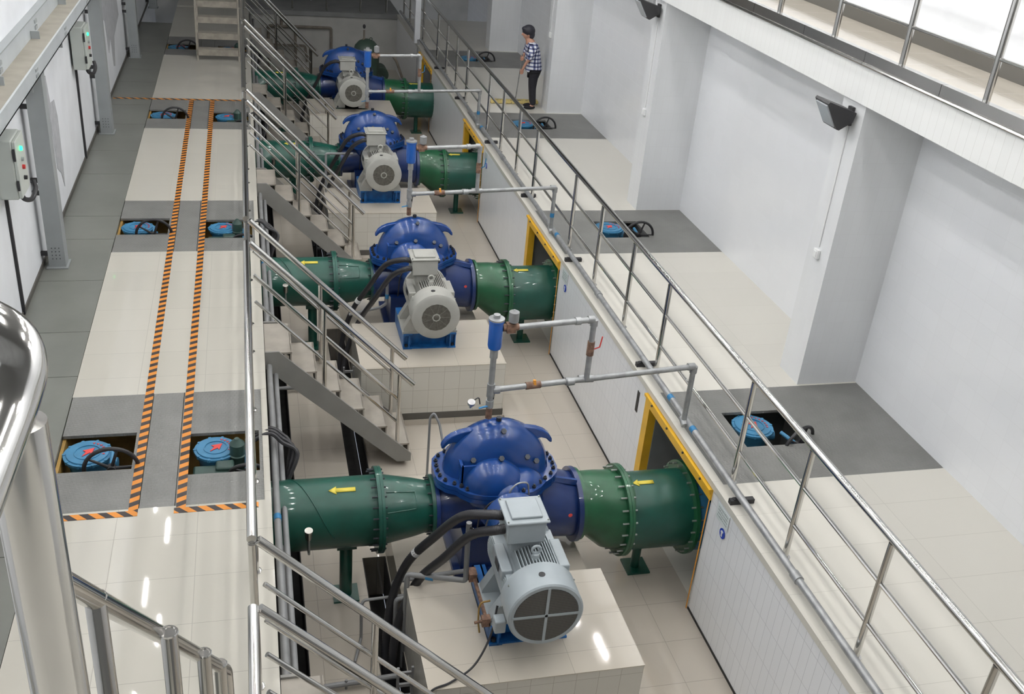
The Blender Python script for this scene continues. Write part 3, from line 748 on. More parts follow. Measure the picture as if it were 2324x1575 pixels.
# gauge beside the nearest dome
g = empty('pressure_gauge', (1.86, 7.72, 1.85), 'small round gauge with black lead behind the nearest pump dome', 'gauge')
MB().lathe((0,0,.05), (0,-.4,1), [(0, .012), (.05, .012), (.055, .035), (.085, .035), (.086, .02)], 16).build('dial', 'cone', g)
MB().tube([(.0,0,.1), (.08,.03,.14), (.1,.05,.05)], .006, 6, .03).build('lead', 'rubber', g)
o = MB().tube([(1.66,8.6,.42), (1.66,8.6,1.25), (1.70,8.6,1.30), (1.75,8.55,1.2), (1.80,8.4,.9)], .013, 8, .03).build('bent_conduit', 'pvc'); tag(o, 'thin grey bent conduit standing behind the nearest pump', 'conduit')

# ------------------------------------------------------------------ hoses and small pipes around the plinths
def bez(pts, n=24):
    """Catmull-Rom through the points"""
    P = [V(p) for p in pts]; P = [P[0]*2-P[1]]+P+[P[-1]*2-P[-2]]; out = []
    for i in range(1, len(P)-2):
        for j in range(n):
            t = j/n; a, b, c, d = P[i-1], P[i], P[i+1], P[i+2]
            out.append(.5*((2*b)+(c-a)*t+(2*a-5*b+4*c-d)*t*t+(3*b-a-3*c+d)*t**3))
    out.append(P[-2]); return out
def rib(pts, r, amp=.0022):
    m = MB(); q = bez(pts, 30); m.tube(q, [r+(amp if i % 2 else 0) for i in range(len(q))], 12); return m
for k in range(4):
    y = PY[k]
    g = 'black cable hoses from the terminal boxes'
    h1 = [(1.85, 6.2, 1.83), (1.72, 6.22, 1.84), (1.54, 6.42, 1.68), (1.38, 6.68, 1.28), (1.20, 6.88, .86), (1.08, 6.9, .46), (1.02, 6.8, .02), (1.0, 6.6, -.3)]
    h2 = [(1.85, 6.12, 1.77), (1.75, 6.12, 1.76), (1.60, 6.3, 1.58), (1.44, 6.5, 1.2), (1.27, 6.72, .78), (1.13, 6.72, .4), (1.06, 6.62, .1), (1.05, 6.5, -.3)]
    for j, hp in enumerate((h1, h2)):
        if k == 3 and j: continue
        hp = [(a, b+y-(0 if k != 1 else 0), c) for a, b, c in hp]
        o = rib(hp, .038 if k == 0 else .032).build('cable_hose', 'hose')
        tag(o, '%s ribbed black hose from the terminal box of the %s motor' % (('upper', 'lower')[j], ORD[k]), 'hose', g)
        if j == 0 and k < 2:
            q = bez(hp, 30); c = q[int(len(q)*.52)]; d = (q[int(len(q)*.52)+1]-c).normalized()
            MB().cyl(c-d*.028, c+d*.028, .04, 14).build('cable_label', 'white', o)
o = MB().tube([(1.63,6.5,1.55),(1.63,6.5,1.37),(1.64,6.5,.93),(1.17,6.7,.88),(1.16,6.7,-.2)], .024, 12, .03).build('grey_conduit', 'pvc'); tag(o, 'grey elbowed conduit over the left edge of the nearest plinth', 'conduit')
MB().cyl((1.32,6.636,.89), (1.38,6.61,.89), .027, 12).build('blue_band', 'bluetape', o)
o = MB().tube([(1.62,11.75,1.35),(1.62,11.75,1.0),(1.55,11.8,.92),(1.15,11.85,.8)], .02, 12, .03).build('grey_conduit', 'pvc'); tag(o, 'grey conduit with blue band beside the second motor', 'conduit')
MB().cyl((1.62,11.75,1.07), (1.62,11.75,1.13), .024, 12).build('blue_band', 'bluetape', o)
o = MB().tube([(1.2,16.6,.3),(1.2,16.6,1.42),(1.65,16.6,1.42)], .02, 12, .03).build('grey_conduit', 'pvc'); tag(o, 'pale grey conduit hooking over to the third motor', 'conduit')
for dz, yy, nme in ((.55, 7.0, 'upper'), (.50, 6.82, 'lower')):
    o = MB().tube([(1.1, yy, .1), (1.1, yy, dz), (1.78, yy+.03, dz+.02)], .022, 10, .04).build('drain_line', 'pvc'); tag(o, '%s dark drain pipe crossing behind the nearest motor block' % nme, 'pipe')
o = MB().tube([(1.2, 6.95, .42), (.82, 6.9, .45), (.80, 6.88, .4), (.80, 6.85, .05), (.72, 6.6, .02)], .014, 8, .03).build('sample_line', 'pvc'); tag(o, 'thin grey pipe bending down onto the pit floor left of the nearest plinth', 'pipe')
for k in range(2):
    o = MB().tube([(.17, 6.3+PY[k], .06), (1.1, 6.35+PY[k], .06)], .025, 10).cyl((.62, 6.325+PY[k], 0), (.62, 6.325+PY[k], .1), .012, 8).build('floor_pipe', 'pvc'); tag(o, 'grey pipe lying across the pit floor left of the %s plinth' % ORD[k], 'pipe')
o = MB().tube(bez([(1.78, 5.95, 1.13), (1.70, 5.8, .95), (1.55, 5.66, .80), (1.35, 5.56, .757), (1.18, 5.5, .74), (1.1, 5.46, .5), (1.06, 5.42, -.2)]), .009, 8).build('heater_cable', 'rubber'); tag(o, 'thin black cable trailing from the nearest motor over the plinth edge', 'cable')
o = MB().tube(bez([(1.8, 6.5, 1.62), (1.72, 6.4, 1.5), (1.66, 6.45, 1.52), (1.63, 6.5, 1.5)]), .008, 8).build('sensor_cable', 'rubber'); tag(o, 'thin black lead from the grey conduit to the nearest motor', 'cable')
o = MB().tube(bez([(1.76, 6.1, 1.05), (1.68, 6.1, 1.02), (1.66, 6.05, .9), (1.67, 6.02, .79)]), .008, 8).build('earth_wire', 'ochre'); tag(o, 'yellow-green earth wire looping from the nearest motor to its blue base', 'wire')
o = MB().box(.55, .8, 5.2, 5.215, 0, .02).build('blue_stick', 'signblue'); tag(o, 'short dark blue stick lying on the pit floor', 'stick'); o.rotation_euler.z = .0
# conduits hung along the left walkway edge
for i, (x, z, r) in enumerate(((.10, 1.33, .03), (.165, 1.22, .026), (.12, .9, .028))):
    o = MB().cyl((x, 2.5, z), (x, YE, z), r, 12).build('edge_conduit', 'pvc'); tag(o, '%s long grey conduit running along the left walkway edge' % ('topmost', 'middle', 'lowest')[i], 'conduit', 'conduits under the left walkway edge')
    if i == 0:
        for k in range(3): MB().cyl((x, 7.0+GY[k], z), (x, 7.07+GY[k], z), r+.003, 12).build('blue_band', 'bluetape', o)
for k in range(4):
    y = 8.2+GY[k]
    for j in range(3):
        dy = j*.07
        pts = [(-.15-.0*j, y-dy, 1.40), (.06, y+.02-dy, 1.47+.015*j), (.18, y-.02-dy, 1.42), (.25+.03*j, y-.1-dy, 1.34), (.21, y-.25-dy, 1.1), (.2, y-.3-dy, .7)]
        o = MB().tube(bez(pts, 10), .02, 8).build('looped_cable', 'rubber')
        tag(o, '%s of three black cables looping over the walkway edge, %s bay' % (('far', 'middle', 'near')[j], ORD[k]), 'cable', 'looped cables at the walkway edge')
# upright slotted cable ladder in the dark gap
for k in range(4):
    y = 6.0+PY[k]
    m = MB(); m.box(1.0, 1.02, y, y+.02, -.3, .5); m.box(1.12, 1.14, y, y+.02, -.3, .5)
    for j in range(5): m.box(1.02, 1.12, y, y+.02, -.1+j*.13, -.07+j*.13)
    tag(m.build('cable_rack', 'pvc'), 'small grey cable rack rising from the trench by the %s plinth' % ORD[k], 'cable rack', 'cable racks in the trench')

# ------------------------------------------------------------------ yellow frames of the wall openings
for k in range(4):
    y0, y1 = wq0[k], wq1[k]
    o = empty('opening_frame', (3.975, y0, 0), 'yellow steel frame around the %s opening in the white retaining wall' % ORD[k], 'frame', 'yellow frames of the wall openings')
    MB().box(-.005, .06, 0, y1-y0, 1.31, 1.43).box(-.03, -.005, 0, y1-y0, 1.40, 1.43).build('lintel', 'yellow', o)
    MB().box(-.005, .09, y1-y0-.13, y1-y0, .0, 1.31).build('far_jamb', 'yellow', o)
    MB().box(-.005, .0, 0, .015, 0, 1.31).build('near_jamb', 'orange', o)
    for j in range(4): bolt(o, (-.032, .2+j*.43, 1.415), (-1,0,0), .012, .02, 'bolt', 'rivet')

# ------------------------------------------------------------------ pipe along the right edge, brackets, railing
o = empty('edge_pipe', (4.07, 3, 1.59), 'long grey pipe clamped along the edge of the right platform', 'pipe')
MB().cyl((0, -1, 0), (0, YE-3, 0), .032, 14).build('pipe_run', 'galv', o)
for yy in (7.55, 8.15, 12.5, 17.6): MB().cyl((0, yy-3, 0), (0, yy+.07-3, 0), .035, 14).build('blue_band', 'bluetape', o)
for yy in (5.4, 10.6, 15.9): MB().cyl((0, yy-3, 0), (0, yy+.09-3, 0), .042, 14).build('coupling', 'galv', o)
for j, yy in enumerate((6.53, 9.01, 11.85, 14.3, 17.0, 19.9, 22.4)):
    b = MB().box(3.99, 4.22, yy-.025, yy+.025, H+.005, H+.05).box(4.02, 4.12, yy-.02, yy+.02, H+.05, H+.058).build('pipe_bracket', 'rubber')
    tag(b, 'short black bracket under the edge pipe, number %s along it from the camera' % ['one', 'two', 'three', 'four', 'five', 'six', 'seven'][j], 'bracket', 'brackets of the edge pipe')
def rail(name, P0, dirv, posts, rails, zt, lab, rt=.031, rm=.018, rp=.026, ext=(0, 0), cap=True):
    """straight railing: posts at distances along dirv"""
    o = empty(name, P0, lab, 'railing'); d = V(dirv)
    for p in posts:
        MB().cyl(d*p+V((0,0,.0)), d*p+V((0,0,zt-rt)), rp, 14).lathe(d*p, (0,0,1), [(0, .045), (.008, .045), (.012, .03)], 14).build('post', 'steel', o)
    MB().cyl(d*(posts[0]-ext[0])+V((0,0,zt)), d*(posts[-1]+ext[1])+V((0,0,zt)), rt, 16).build('handrail', 'steel', o)
    for z in rails: MB().cyl(d*posts[0]+V((0,0,z)), d*posts[-1]+V((0,0,z)), rm, 10).build('mid_rail', 'steel', o)
    return o
rp_ = [2.4, 3.53, 4.66, 5.79, 6.84, 8.85, 9.94, 11.11, 12.25, 14.28, 15.37, 16.52, 17.63, 19.65, 20.75, 21.9, 23.05, 25.1, 26.2, 27.3, 28.4]
rail('platform_railing', (4.16, 0, H), (0,1,0), rp_, (.34, .71), 1.09, 'long stainless steel railing along the edge of the right platform')
# left railing sections between the stairs
secs = [(1.6, 4.43), (5.03, 9.66), (10.30, 14.91), (15.53, 20.1), (20.7, 25.5), (26.1, 28.4)]
names_ = ['short stainless railing nearest the camera on the left walkway', 'stainless railing on the left walkway between the first and second stairs', 'stainless railing on the left walkway between the second and third stairs',
          'stainless railing on the left walkway between the third and fourth stairs', 'stainless railing on the left walkway past the fourth stairs', 'last stretch of stainless railing on the left walkway at the far end']
for (a, b), nme in zip(secs, names_):
    n = max(2, round((b-a)/1.15)+1); ps = [a+(b-a)*i/(n-1) for i in range(n)]
    rail('walkway_railing', (-.085, 0, H), (0,1,0), ps, (.3, .58, .87), 1.24, nme, .031, .017, .026)
# upper gallery railing
ps = [.6+1.2*i+.0 for i in range(25)]; ps = [6.89+1.2*(i-5) for i in range(24)]
ps = [p for p in ps if -1 < p < YB-.2]
rail('gallery_railing', (5.66, 0, 5.0), (0,1,0), ps, (.37,), 1.1, 'stainless railing of the upper gallery', .03, .016, .03)
# far end landing railing
rail('landing_railing', (0.3, YE+.1, H), (1,0,0), [.0, .9, 1.8, 2.7, 3.4], (.35, .7), 1.05, 'grey railing across the far landing')

# ------------------------------------------------------------------ stairs into the pit
def make_stair(lab):
    o = empty('pit_stairs', (0, 0, 0), lab, 'stairs', 'steel stairs down into the pit')
    n = 6; run = 1.56/n; rise = 1.5/n
    for yy in (0, .70):
        MB().prism([(.06, 1.50), (.20, 1.50), (1.66, .10), (1.66, 0), (1.50, 0), (.06, 1.30)], 'y', yy-.012, yy+.012).build('stringer', 'stringer', o)
    for i in range(n):
        x = .06+run*i; z = 1.48-rise*i
        MB().box(x, x+run+.02, .012, .688, z-.02, z).box(x+run-.0, x+run+.015, .012, .688, z-rise, z-.0).build('tread', 'stepm', o)
    return o
def make_stair_rail(lab):
    o = empty('stair_railing', (0, 0, 0), lab, 'railing', 'handrails of the pit stairs')
    A = V((-.05, 0, 2.73)); B = V((1.66, 0, 1.0)); dd = (B-A).normalized()
    MB().cyl(A, B, .031, 16).build('handrail', 'steel', o)
    for dz in (-.35, -.65): MB().cyl(A+V((.03,0,dz+.0)), V((1.5, 0, 1.16+dz)), .017, 10).build('mid_rail', 'steel', o)
    for x, zb in ((.68, .86), (1.50, .10)):
        zt = A.z+(x-A.x)*dd.z/dd.x; MB().cyl((x, 0, zb), (x, 0, zt-.02), .024, 14).build('post', 'steel', o)
    return o
st = None
for k in range(5):
    y = SY[k]; nm5 = ['nearest the camera', 'second from the camera', 'third from the camera', 'fourth from the camera', 'farthest from the camera'][k]
    if k == 0:
        st = make_stair('grey steel stairs into the pit, '+nm5); st.location.y = y-.03
        r1 = make_stair_rail('near side handrail of the pit stairs '+nm5); r1.location.y = y
        r2 = copy_tree(r1)
    else:
        s2 = copy_tree(st); s2['label'] = 'grey steel stairs into the pit, '+nm5; s2.location.y = y-.03
        r = copy_tree(r1); r['label'] = 'near side handrail of the pit stairs '+nm5; r.location.y = y; r2 = copy_tree(r1)
    r2['label'] = 'far side handrail of the pit stairs '+nm5; r2.location.y = y+.6

# ------------------------------------------------------------------ hazard tapes
o = MB().box(-1.075, -1.0, 7.0, 19.42, H, H+.003).build('hazard_tape', 'tapeY'); tag(o, 'left of two long black and orange hazard tapes on the left walkway', 'floor tape', 'hazard tapes on the left walkway')
o = MB().box(-.705, -.63, 7.0, 19.42, H, H+.003).build('hazard_tape', 'tapeY'); tag(o, 'right of two long black and orange hazard tapes on the left walkway', 'floor tape', 'hazard tapes on the left walkway')
o = MB().box(-1.80, -1.0, 6.98, 7.05, H, H+.004).build('hazard_tape', 'tapeX'); tag(o, 'short crosswise hazard tape left of the long tapes at the nearest plate', 'floor tape', 'hazard tapes on the left walkway')
o = MB().box(-.72, -.05, 6.98, 7.05, H, H+.004).build('hazard_tape', 'tapeX'); tag(o, 'short crosswise hazard tape right of the long tapes at the nearest plate', 'floor tape', 'hazard tapes on the left walkway')
o = MB().box(-2.40, -.12, 19.42, 19.50, H, H+.003).build('hazard_tape', 'tapeX'); tag(o, 'thin hazard tape crossing the whole left walkway before the far tiles', 'floor tape', 'hazard tapes on the left walkway')

# ------------------------------------------------------------------ valve actuators in the floor openings
def wheel(par, c, ax, R, spokes=5, t=.018, mat='rubber'):
    m = MB().torus(c, ax, R, t, 36, 10); a = V(ax).normalized(); tt = V((0,0,1)) if abs(a.z) < .9 else V((1,0,0)); p = (tt-a*tt.dot(a)).normalized(); q = a.cross(p)
    m.lathe(V(c)-a*.03, a, [(0, .035), (.06, .035)], 16)
    for i in range(spokes):
        an = 2*PI*i/spokes+.3; d = p*math.cos(an)+q*math.sin(an); m.tube([V(c)+d*.02, V(c)+d*R], [.016, .011], 8)
    return m.build('hand_wheel', mat, par)
def gearbox(loc, lab, wheel_at, R=.15, ang=0, grp=None, lift=0):
    o = empty('valve_gearbox', loc, lab, 'valve actuator', grp)
    z = lift
    MB().lathe((0,0,-.75), (0,0,1), [(0, .09), (.45, .09), (.45, R*.8), (.62, R*.85), (.66, R*.98), (.70+z, R*.98)], 32).cyl((0, 0, -.14), (.24, -.02, -.14), .055, 16).build('gear_case', 'bluevalve', o)
    l = MB().lathe((0,0,-.05+z), (0,0,1), [(0, R*1.08), (.02, R*1.08), (.02, R*.95), (.032, R*.93), (.032, R*.6), (.038, R*.6), (.038, R*.55), (.030, R*.55)], 36)
    for i in range(10):
        a = 2*PI*i/10; l.lathe((math.cos(a)*R*1.03, math.sin(a)*R*1.03, -.055+z), (0,0,1), [(0, .016), (.03, .016)], 8)
    lid = l.build('cover', 'bluevalve', o)
    ca, sa = math.cos(ang), math.sin(ang)
    def rot(x, y_): return (x*ca-y_*sa, x*sa+y_*ca)
    MB().prism([rot(*p) for p in ((.075, .02), (-.02, .045), (-.01, .01), (-.07, -.03), (.01, -.02), (.005, -.055))], 'z', -.018+z, -.012+z).build('red_pointer', 'red', lid)
    lt = MB()
    for i in range(7):
        a = ang-.9+i*.26; c = V((math.cos(a)*R*.74, math.sin(a)*R*.74, -.014+z)); e1 = V((math.cos(a), math.sin(a), 0)); e2 = V((-e1.y, e1.x, 0))
        lt.obox(c, e1*.012, e2*.003, (0,0,.002)); lt.obox(c+e2*.008, e1*.003, e2*.006, (0,0,.002))
    lt.build('raised_lettering', 'red', lid)
    c, ax, Rw = wheel_at
    wheel(o, c, ax, Rw)
    MB().cyl((V(c)), V(c)+V(ax)*.2, .02, 10).build('wheel_shaft', 'bluevalve', o)
    return o
for k in range(4):
    y = GY[k]
    gearbox((-1.49, 7.97+y, 1.50), 'blue valve gearbox with black handwheel in the left floor opening, '+bayk[k], ((.22, -.25, -.03), (-.05, 1, .12), .22), .19, .6, 'valve gearboxes in the left wall side openings')
    # electric actuator right of the tapes
    o = gearbox((-.41, 7.93+y, 1.50), 'blue and green motor actuator in the floor opening beside the left railing, '+bayk[k], ((.27, -.28, -.12), (0, 1, .5), .15), .175, .5, 'motor actuators beside the left railing')
    MB().box(-.19, .12, -.34, -.19, -.28, -.07).box(.0, .16, -.3, -.17, -.2, -.035).build('switch_housing', 'darkgreen', o, .02)
    MB().lathe((.19, -.08, -.25), (0, -.06, 1), [(0, .075), (.2, .072), (.205, .08), (.22, .08), (.225, .068), (.33, .066), (.37, .03), (.385, .02)], 24).build('actuator_motor', 'darkgreen', o)
    hx = 4.83 if k == 0 else 5.02
    gearbox((hx, 7.80+y, 1.48+(.03 if k else 0)), 'blue valve gearbox with black handwheel in the right platform opening, '+bayk[k], ((.33, -.35, -.05 if k == 0 else -.01), (-.45 if k == 0 else 0, 1, .12), .215), .195, .5, 'valve gearboxes in the right platform openings')

# ------------------------------------------------------------------ steel columns, runway beam, control boxes on the left
b = empty('runway_beam', (0, 0, 0), 'pale grey steel runway beam running along the top of the left columns', 'beam')
MB().box(-2.38, -2.13, 1, YB-.1, 3.855, 3.87).box(-2.15, -2.13, 1, YB-.1, 3.855, 4.02).build('lower_web', 'beam', b)
MB().box(-2.38, -2.15, 1, YB-.1, 3.99, 4.015).build('bottom_flange', 'beamtop', b)
MB().box(-2.38, -2.365, 1, YB-.1, 4.015, 4.20).build('upper_web', 'beam', b)
MB().box(-2.449, -2.36, 1, YB-.1, 4.20, 4.215).build('top_flange', 'column', b)
for i in range(11):
    yy = 4.4+2.05*i
    MB().box(-2.36, -2.27, yy, yy+.02, 4.015, 4.10).build('gusset', 'column', b); MB().box(-2.23, -2.14, yy+.6, yy+.62, 3.79, 3.855).build('gusset', 'column', b)
    MB().box(-2.365, -2.35, yy+.30, yy+.42, 4.12, 4.16).box(-2.365, -2.35, yy+.30, yy+.42, 4.05, 4.09).build('slot_cover', 'column', b)
    MB().box(-2.13, -2.12, yy+.8, yy+.92, 3.95, 3.98).box(-2.13, -2.12, yy+.8, yy+.92, 3.89, 3.92).build('slot_cover', 'column', b)
for k, yy in enumerate((6.6, 11.91, 17.25, 22.58, 27.9)):
    o = empty('steel_column', (-2.27, yy, H), 'grey steel column by the left wall, number %s from the camera' % ['one', 'two', 'three', 'four', 'five'][k], 'column', 'steel columns along the left wall')
    MB().box(-.10, .085, 0, .012, 0, 2.355).box(-.10, .085, .19, .202, 0, 2.355).box(.06, .085, .012, .19, 0, 2.355).box(-.1, -.02, .012, .19, 0, 2.355).build('shaft', 'column', o)
    MB().box(-.13, .11, -.03, .23, 0, .015).build('base_plate', 'column', o)
    for zz in (.15, .9, 1.05, 1.9, 2.1): MB().box(-.18, -.10, .02, .06, zz, zz+.05).build('wall_tie', 'rubber', o)
    bt = MB()
    for i in range(4):
        for j in range(3): bt.lathe((-.05+.04*j, 0, .12+.045*i), (0,-1,0), [(0, .006), (.005, .006)], 8)
    bt.build('rivets', 'bolt', o)
for k, yy in enumerate((10.35, 15.62)):
    o = empty('control_box', (-2.45, yy, 2.93), 'pale green control box with lit green lamp beside the %s visible left column' % ('nearest', 'second')[k], 'control box', 'control boxes on the left wall')
    MB().box(.03, .20, 0, .42, 0, .60).build('box_body', 'box', o, .012)
    MB().box(.20, .235, .01, .41, .01, .59).build('box_door', 'boxface', o, .008)
    MB().lathe((.235, .2, .47), (1,0,0), [(0, .025), (.02, .022)], 14).build('green_lamp', 'green_led', o)
    MB().lathe((.235, .2, .36), (1,0,0), [(0, .022), (.02, .02)], 14).build('grey_button', 'column', o)
    MB().lathe((.235, .2, .28), (1,0,0), [(0, .024), (.025, .022)], 14).build('red_button', 'red_led', o)
    MB().lathe((.235, .2, .17), (1,0,0), [(0, .022), (.03, .02)], 14).build('selector_knob', 'rubber', o)
    MB().box(.205, .225, -.012, 0.01, .40, .52).box(.205, .225, -.012, .01, .10, .20).build('hinge', 'rubber', o)
    MB().tube(bez([(.16, .3, .0), (.18, .32, -.1), (.22, .48, -.16), (.24, .62, -.10), (.22, .66, -.02)]), .025, 10).build('cable', 'rubber', o)
    MB().box(.0, .03, .28, .32, -1.4, .0).build('wall_duct', 'rubber', o)
# repair patches in the left wall plaster
for i, pts in enumerate(([(13.5,3.35),(13.6,3.35),(13.7,2.98),(13.98,2.95),(14.08,2.7),(14.04,2.05),(13.97,1.78),(13.86,2.0),(13.62,2.15),(13.58,2.7)], [(18.9,3.6),(21.6,3.3),(21.9,2.5),(20.9,2.3),(20.6,1.8),(20.4,1.85),(20.3,2.4),(19.9,2.2),(19.7,2.8),(19.2,3.0)])):
    o = MB().prism(pts, 'x', -2.452, -2.444).build('plaster_patch', 'patch'); tag(o, ('taller ' if i else 'smaller ')+'ragged grey repair patch in the left wall plaster', 'patch')

# ------------------------------------------------------------------ rolling steps on the left walkway, far end
o = empty('access_steps', (-.6, 22.5, H), 'tall dusty metal steps rising away at the far end of the left walkway', 'steps')
for s in (-1, 1):
    MB().prism([(0, 0), (.16, 0), (2.8, 2.9), (2.62, 2.95)], 'x', s*.42-.015, s*.42+.015).build('stringer', 'ladder', o)
    MB().tube([(s*.43, .1, .05), (s*.43, .1, 1.0), (s*.43, 2.2, 3.2)], .02, 10, .06).build('handrail', 'ladder', o)
for i in range(10):
    MB().box(-.41, .41, .05+.27*i, .05+.27*i+.24, .20+.28*i, .225+.28*i).build('tread', 'ladder', o)
for i in range(10): MB().box(-.41, .41, .05+.27*i, .06+.27*i, .10+.28*i, .20+.28*i).build('tread_lip', 'ladder', o)

# ------------------------------------------------------------------ floodlights, switches on the pillars
for k, (a, b_) in enumerate(pys[:3]):
    yc = (a+b_)/2
    o = empty('floodlight', (5.66, yc, 4.42), 'black floodlight high on the pillar '+wherek[k], 'floodlight', 'floodlights on the pillars')
    MB().prism([(-.03, .05), (-.34, .15), (-.355, .13), (-.205, -.115), (-.18, -.12), (-.05, -.04)], 'y', -.13, .13).build('housing', 'flood', o)
    MB().obox((-.287, 0, .008), (-.062, 0, .101), (0, .105, 0), (-.006, 0, -.004)).build('glass', 'lens', o)
    MB().box(-.03, 0, -.04, .04, -.1, .08).build('bracket', 'flood', o)
    o = MB().cyl((5.657, yc, 3.03), (5.657, yc, 4.32), .007, 8).build('surface_conduit', 'white'); tag(o, 'thin white conduit from switch to floodlight on the pillar '+wherek[k], 'conduit', 'conduits on the pillars')
    o = empty('wall_switch', (5.665, yc, 2.96), 'small white switch box on the pillar '+wherek[k], 'switch', 'switches on the pillars')
    MB().box(-.035, 0, -.045, .045, -.05, .05).build('box', 'white', o, .006); MB().box(-.042, -.035, -.025, .025, -.03, .03).build('rocker', 'white', o)

# ------------------------------------------------------------------ wall signs by the openings
for k in range(3):
    y = WY[k]
    o = empty('notice_board', (3.985, 6.55+y, 1.28), 'small clear notice sheet on the white wall beside the %s opening' % ORD[k], 'notice', 'notices beside the openings')
    MB().box(-.006, 0, -.10, .14, -.03, .13).build('sheet', 'clear', o)
    t = MB(); random.seed(5)
    for i in range(4):
        x = -.08
        while x < .11:
            L = random.uniform(.008, .022); t.box(-.008, -.006, x, x+L, .095-.03*i, .105-.03*i+random.uniform(0, .006)); x += L+.008
    t.build('print_lines', 'ink', o)
    o = empty('mandatory_sign', (3.985, 6.52+y, 1.18), 'small round blue sign under the notice beside the %s opening' % ORD[k], 'sign', 'round blue signs beside the openings')
    MB().lathe((0,0,0), (-1,0,0), [(0, .05), (.005, .05)], 24).build('disc', 'signblue', o)
    MB().prism([(-.012, -.03), (.012, -.03), (.014, .0), (.028, .012), (.01, .03), (-.02, .025), (-.008, 0)], 'x', -.008, -.005).build('pictogram', 'white', o)
o = MB().box(3.984, 3.99, 8.78, 8.84, 1.05, 1.30).build('narrow_label', 'rubber'); tag(o, 'narrow dark label plate on the white wall just past the nearest opening', 'label plate')

# ------------------------------------------------------------------ far end: tank and pipework
o = empty('green_tank', (2.69, 24.2, 0), 'dull green domed pressure tank behind the farthest pump', 'tank')
MB().lathe((0,0,.25), (0,0,1), [(0, .25), (.08, .30), (1.2, .30), (1.32, .27), (1.42, .18), (1.47, .06)], 36).build('vessel', 'tank', o)
for a in range(3): MB().cyl((.2*math.cos(a*2.1), .2*math.sin(a*2.1), 0), (.2*math.cos(a*2.1), .2*math.sin(a*2.1), .35), .03, 8).build('leg', 'tank', o)
MB().cyl((-.06,0,1.7), (-.06,0,1.92), .022, 10).lathe((-.06,0,1.68), (0,0,1), [(0, .05), (.03, .05), (.05, .02)], 12).build('top_pipe', 'brownpipe', o)
MB().ell((-.06,0,2.0), (.035, .035, .05), 14, 8).build('pressure_switch', 'rubber', o); MB().torus((.1, 0, 1.72), (0,1,0), .03, .009, 16, 6).build('lifting_eye', 'tank', o)
for zz in (1.5, 1.0):
    pass
o = MB().tube([(2.9, 24.4, 1.32), (3.3, 24.4, 1.34), (3.42, 24.4, 1.2), (3.75, 24.4, .35)], .03, 10, .08).build('tank_pipe', 'brownpipe'); tag(o, 'dark pipe sloping down to the right of the green tank', 'pipe')
o = MB().lathe((3.15, 25.2, .0), (0,0,1), [(0, .22), (.5, .22), (.6, .1)], 24).lathe((3.15, 25.2, .7), (0,1,0), [(-.2, .1), (-.2, .18), (.3, .18), (.3, .1)], 24).build('vacuum_pump', 'tank'); tag(o, 'small grey-green machine right of the green tank', 'machine')
pp = [((.55, YE-.12, .02), (.55, YE-.12, 1.1), (2.2, YE-.12, 1.1), (2.2, YE-.12, .05)), ((1.25, YE-.16, .0), (1.25, YE-.16, 1.1)), ((.9, YE-.1, 1.1), (.9, YE-.1, 1.42)), ((.35, YE-.2, .62), (1.5, YE-.2, .62), (1.55, YE-.2, .2))]
for i, p in enumerate(pp):
    o = MB().tube(p, .035, 10, .06).build('wall_pipe', 'brownpipe'); tag(o, ['brown pipe frame standing before the far pit wall', 'thick brown upright pipe at the far pit wall', 'short brown riser above the pipe frame at the far wall', 'low brown cross pipe at the far pit wall'][i], 'pipe', 'brown pipes at the far pit wall')
o = MB().tube([(4.0, 24.8, .1), (4.0, 24.8, 1.62)], .03, 10).build('corner_pipe', 'pvc'); tag(o, 'dark upright pipe at the far corner of the retaining wall', 'pipe')
o = MB().box(3.93, 4.06, 24.95, 25.1, H, 4.5).build('white_post', 'plaster'); tag(o, 'white square post rising from the far end of the retaining wall', 'post')

# ------------------------------------------------------------------ foreground stair railing beside the camera
o = empty('landing_handrail', (0, 0, 0), 'thick bent stainless handrail close to the camera at the left edge', 'railing')
MB().tube([(-.33, .905, 6.352), (-.278, .897, 6.35), (-.233, .879, 6.34), (-.214, .868, 6.33), (-.209, .855, 6.31), (-.218, .826, 6.285), (-.229, .767, 6.262), (-.244, .703, 6.23), (-.30, .5, 6.12)], .027, 24, .03, 6).build('top_loop', 'steel', o)
MB().cyl((-.212, .83, 6.27), (-.197, .77, 5.2), .027, 24).build('post', 'steel', o)

o = empty('descending_handrail', (0, 0, 0), 'stainless stair handrail sloping down from the camera at lower left', 'railing')
A = V((-.44, 1.76, 5.33)); B = V((-.18, 3.2, 3.54))
MB().tube([A, B, B+V((0,.05,-.25))], .026, 16, .04).build('handrail', 'steel', o)
for p in ((-.40, 1.99, 5.05), (-.29, 2.38, 4.55), (-.23, 2.79, 4.05), (-.195, 3.08, 3.7)):
    MB().cyl(V(p), V((p[0], p[1], p[2]-1.0)), .025, 16).torus(p, (0,0,1), .024, .005, 16, 6).build('post', 'steel', o)

# ------------------------------------------------------------------ person mopping
def skinned(name, mat, verts, edges, radii, parent, sub=2):
    me = bpy.data.meshes.new(name); me.from_pydata(verts, edges, []); me.materials.append(M[mat])
    o = bpy.data.objects.new(name, me); COL.objects.link(o)
    if parent: o.parent = parent
    md = o.modifiers.new('skin', 'SKIN'); md.use_smooth_shade = True
    for i, r in enumerate(radii):
        sv = me.skin_vertices[0].data[i]; sv.radius = r if isinstance(r, tuple) else (r, r); sv.use_root = (i == 0)
    ss = o.modifiers.new('sub', 'SUBSURF'); ss.levels = sub; ss.render_levels = sub
    return o
pe = empty('person', (5.42, 19.38, H), 'person with black hair in a plaid shirt and black trousers mopping the right platform', 'person')
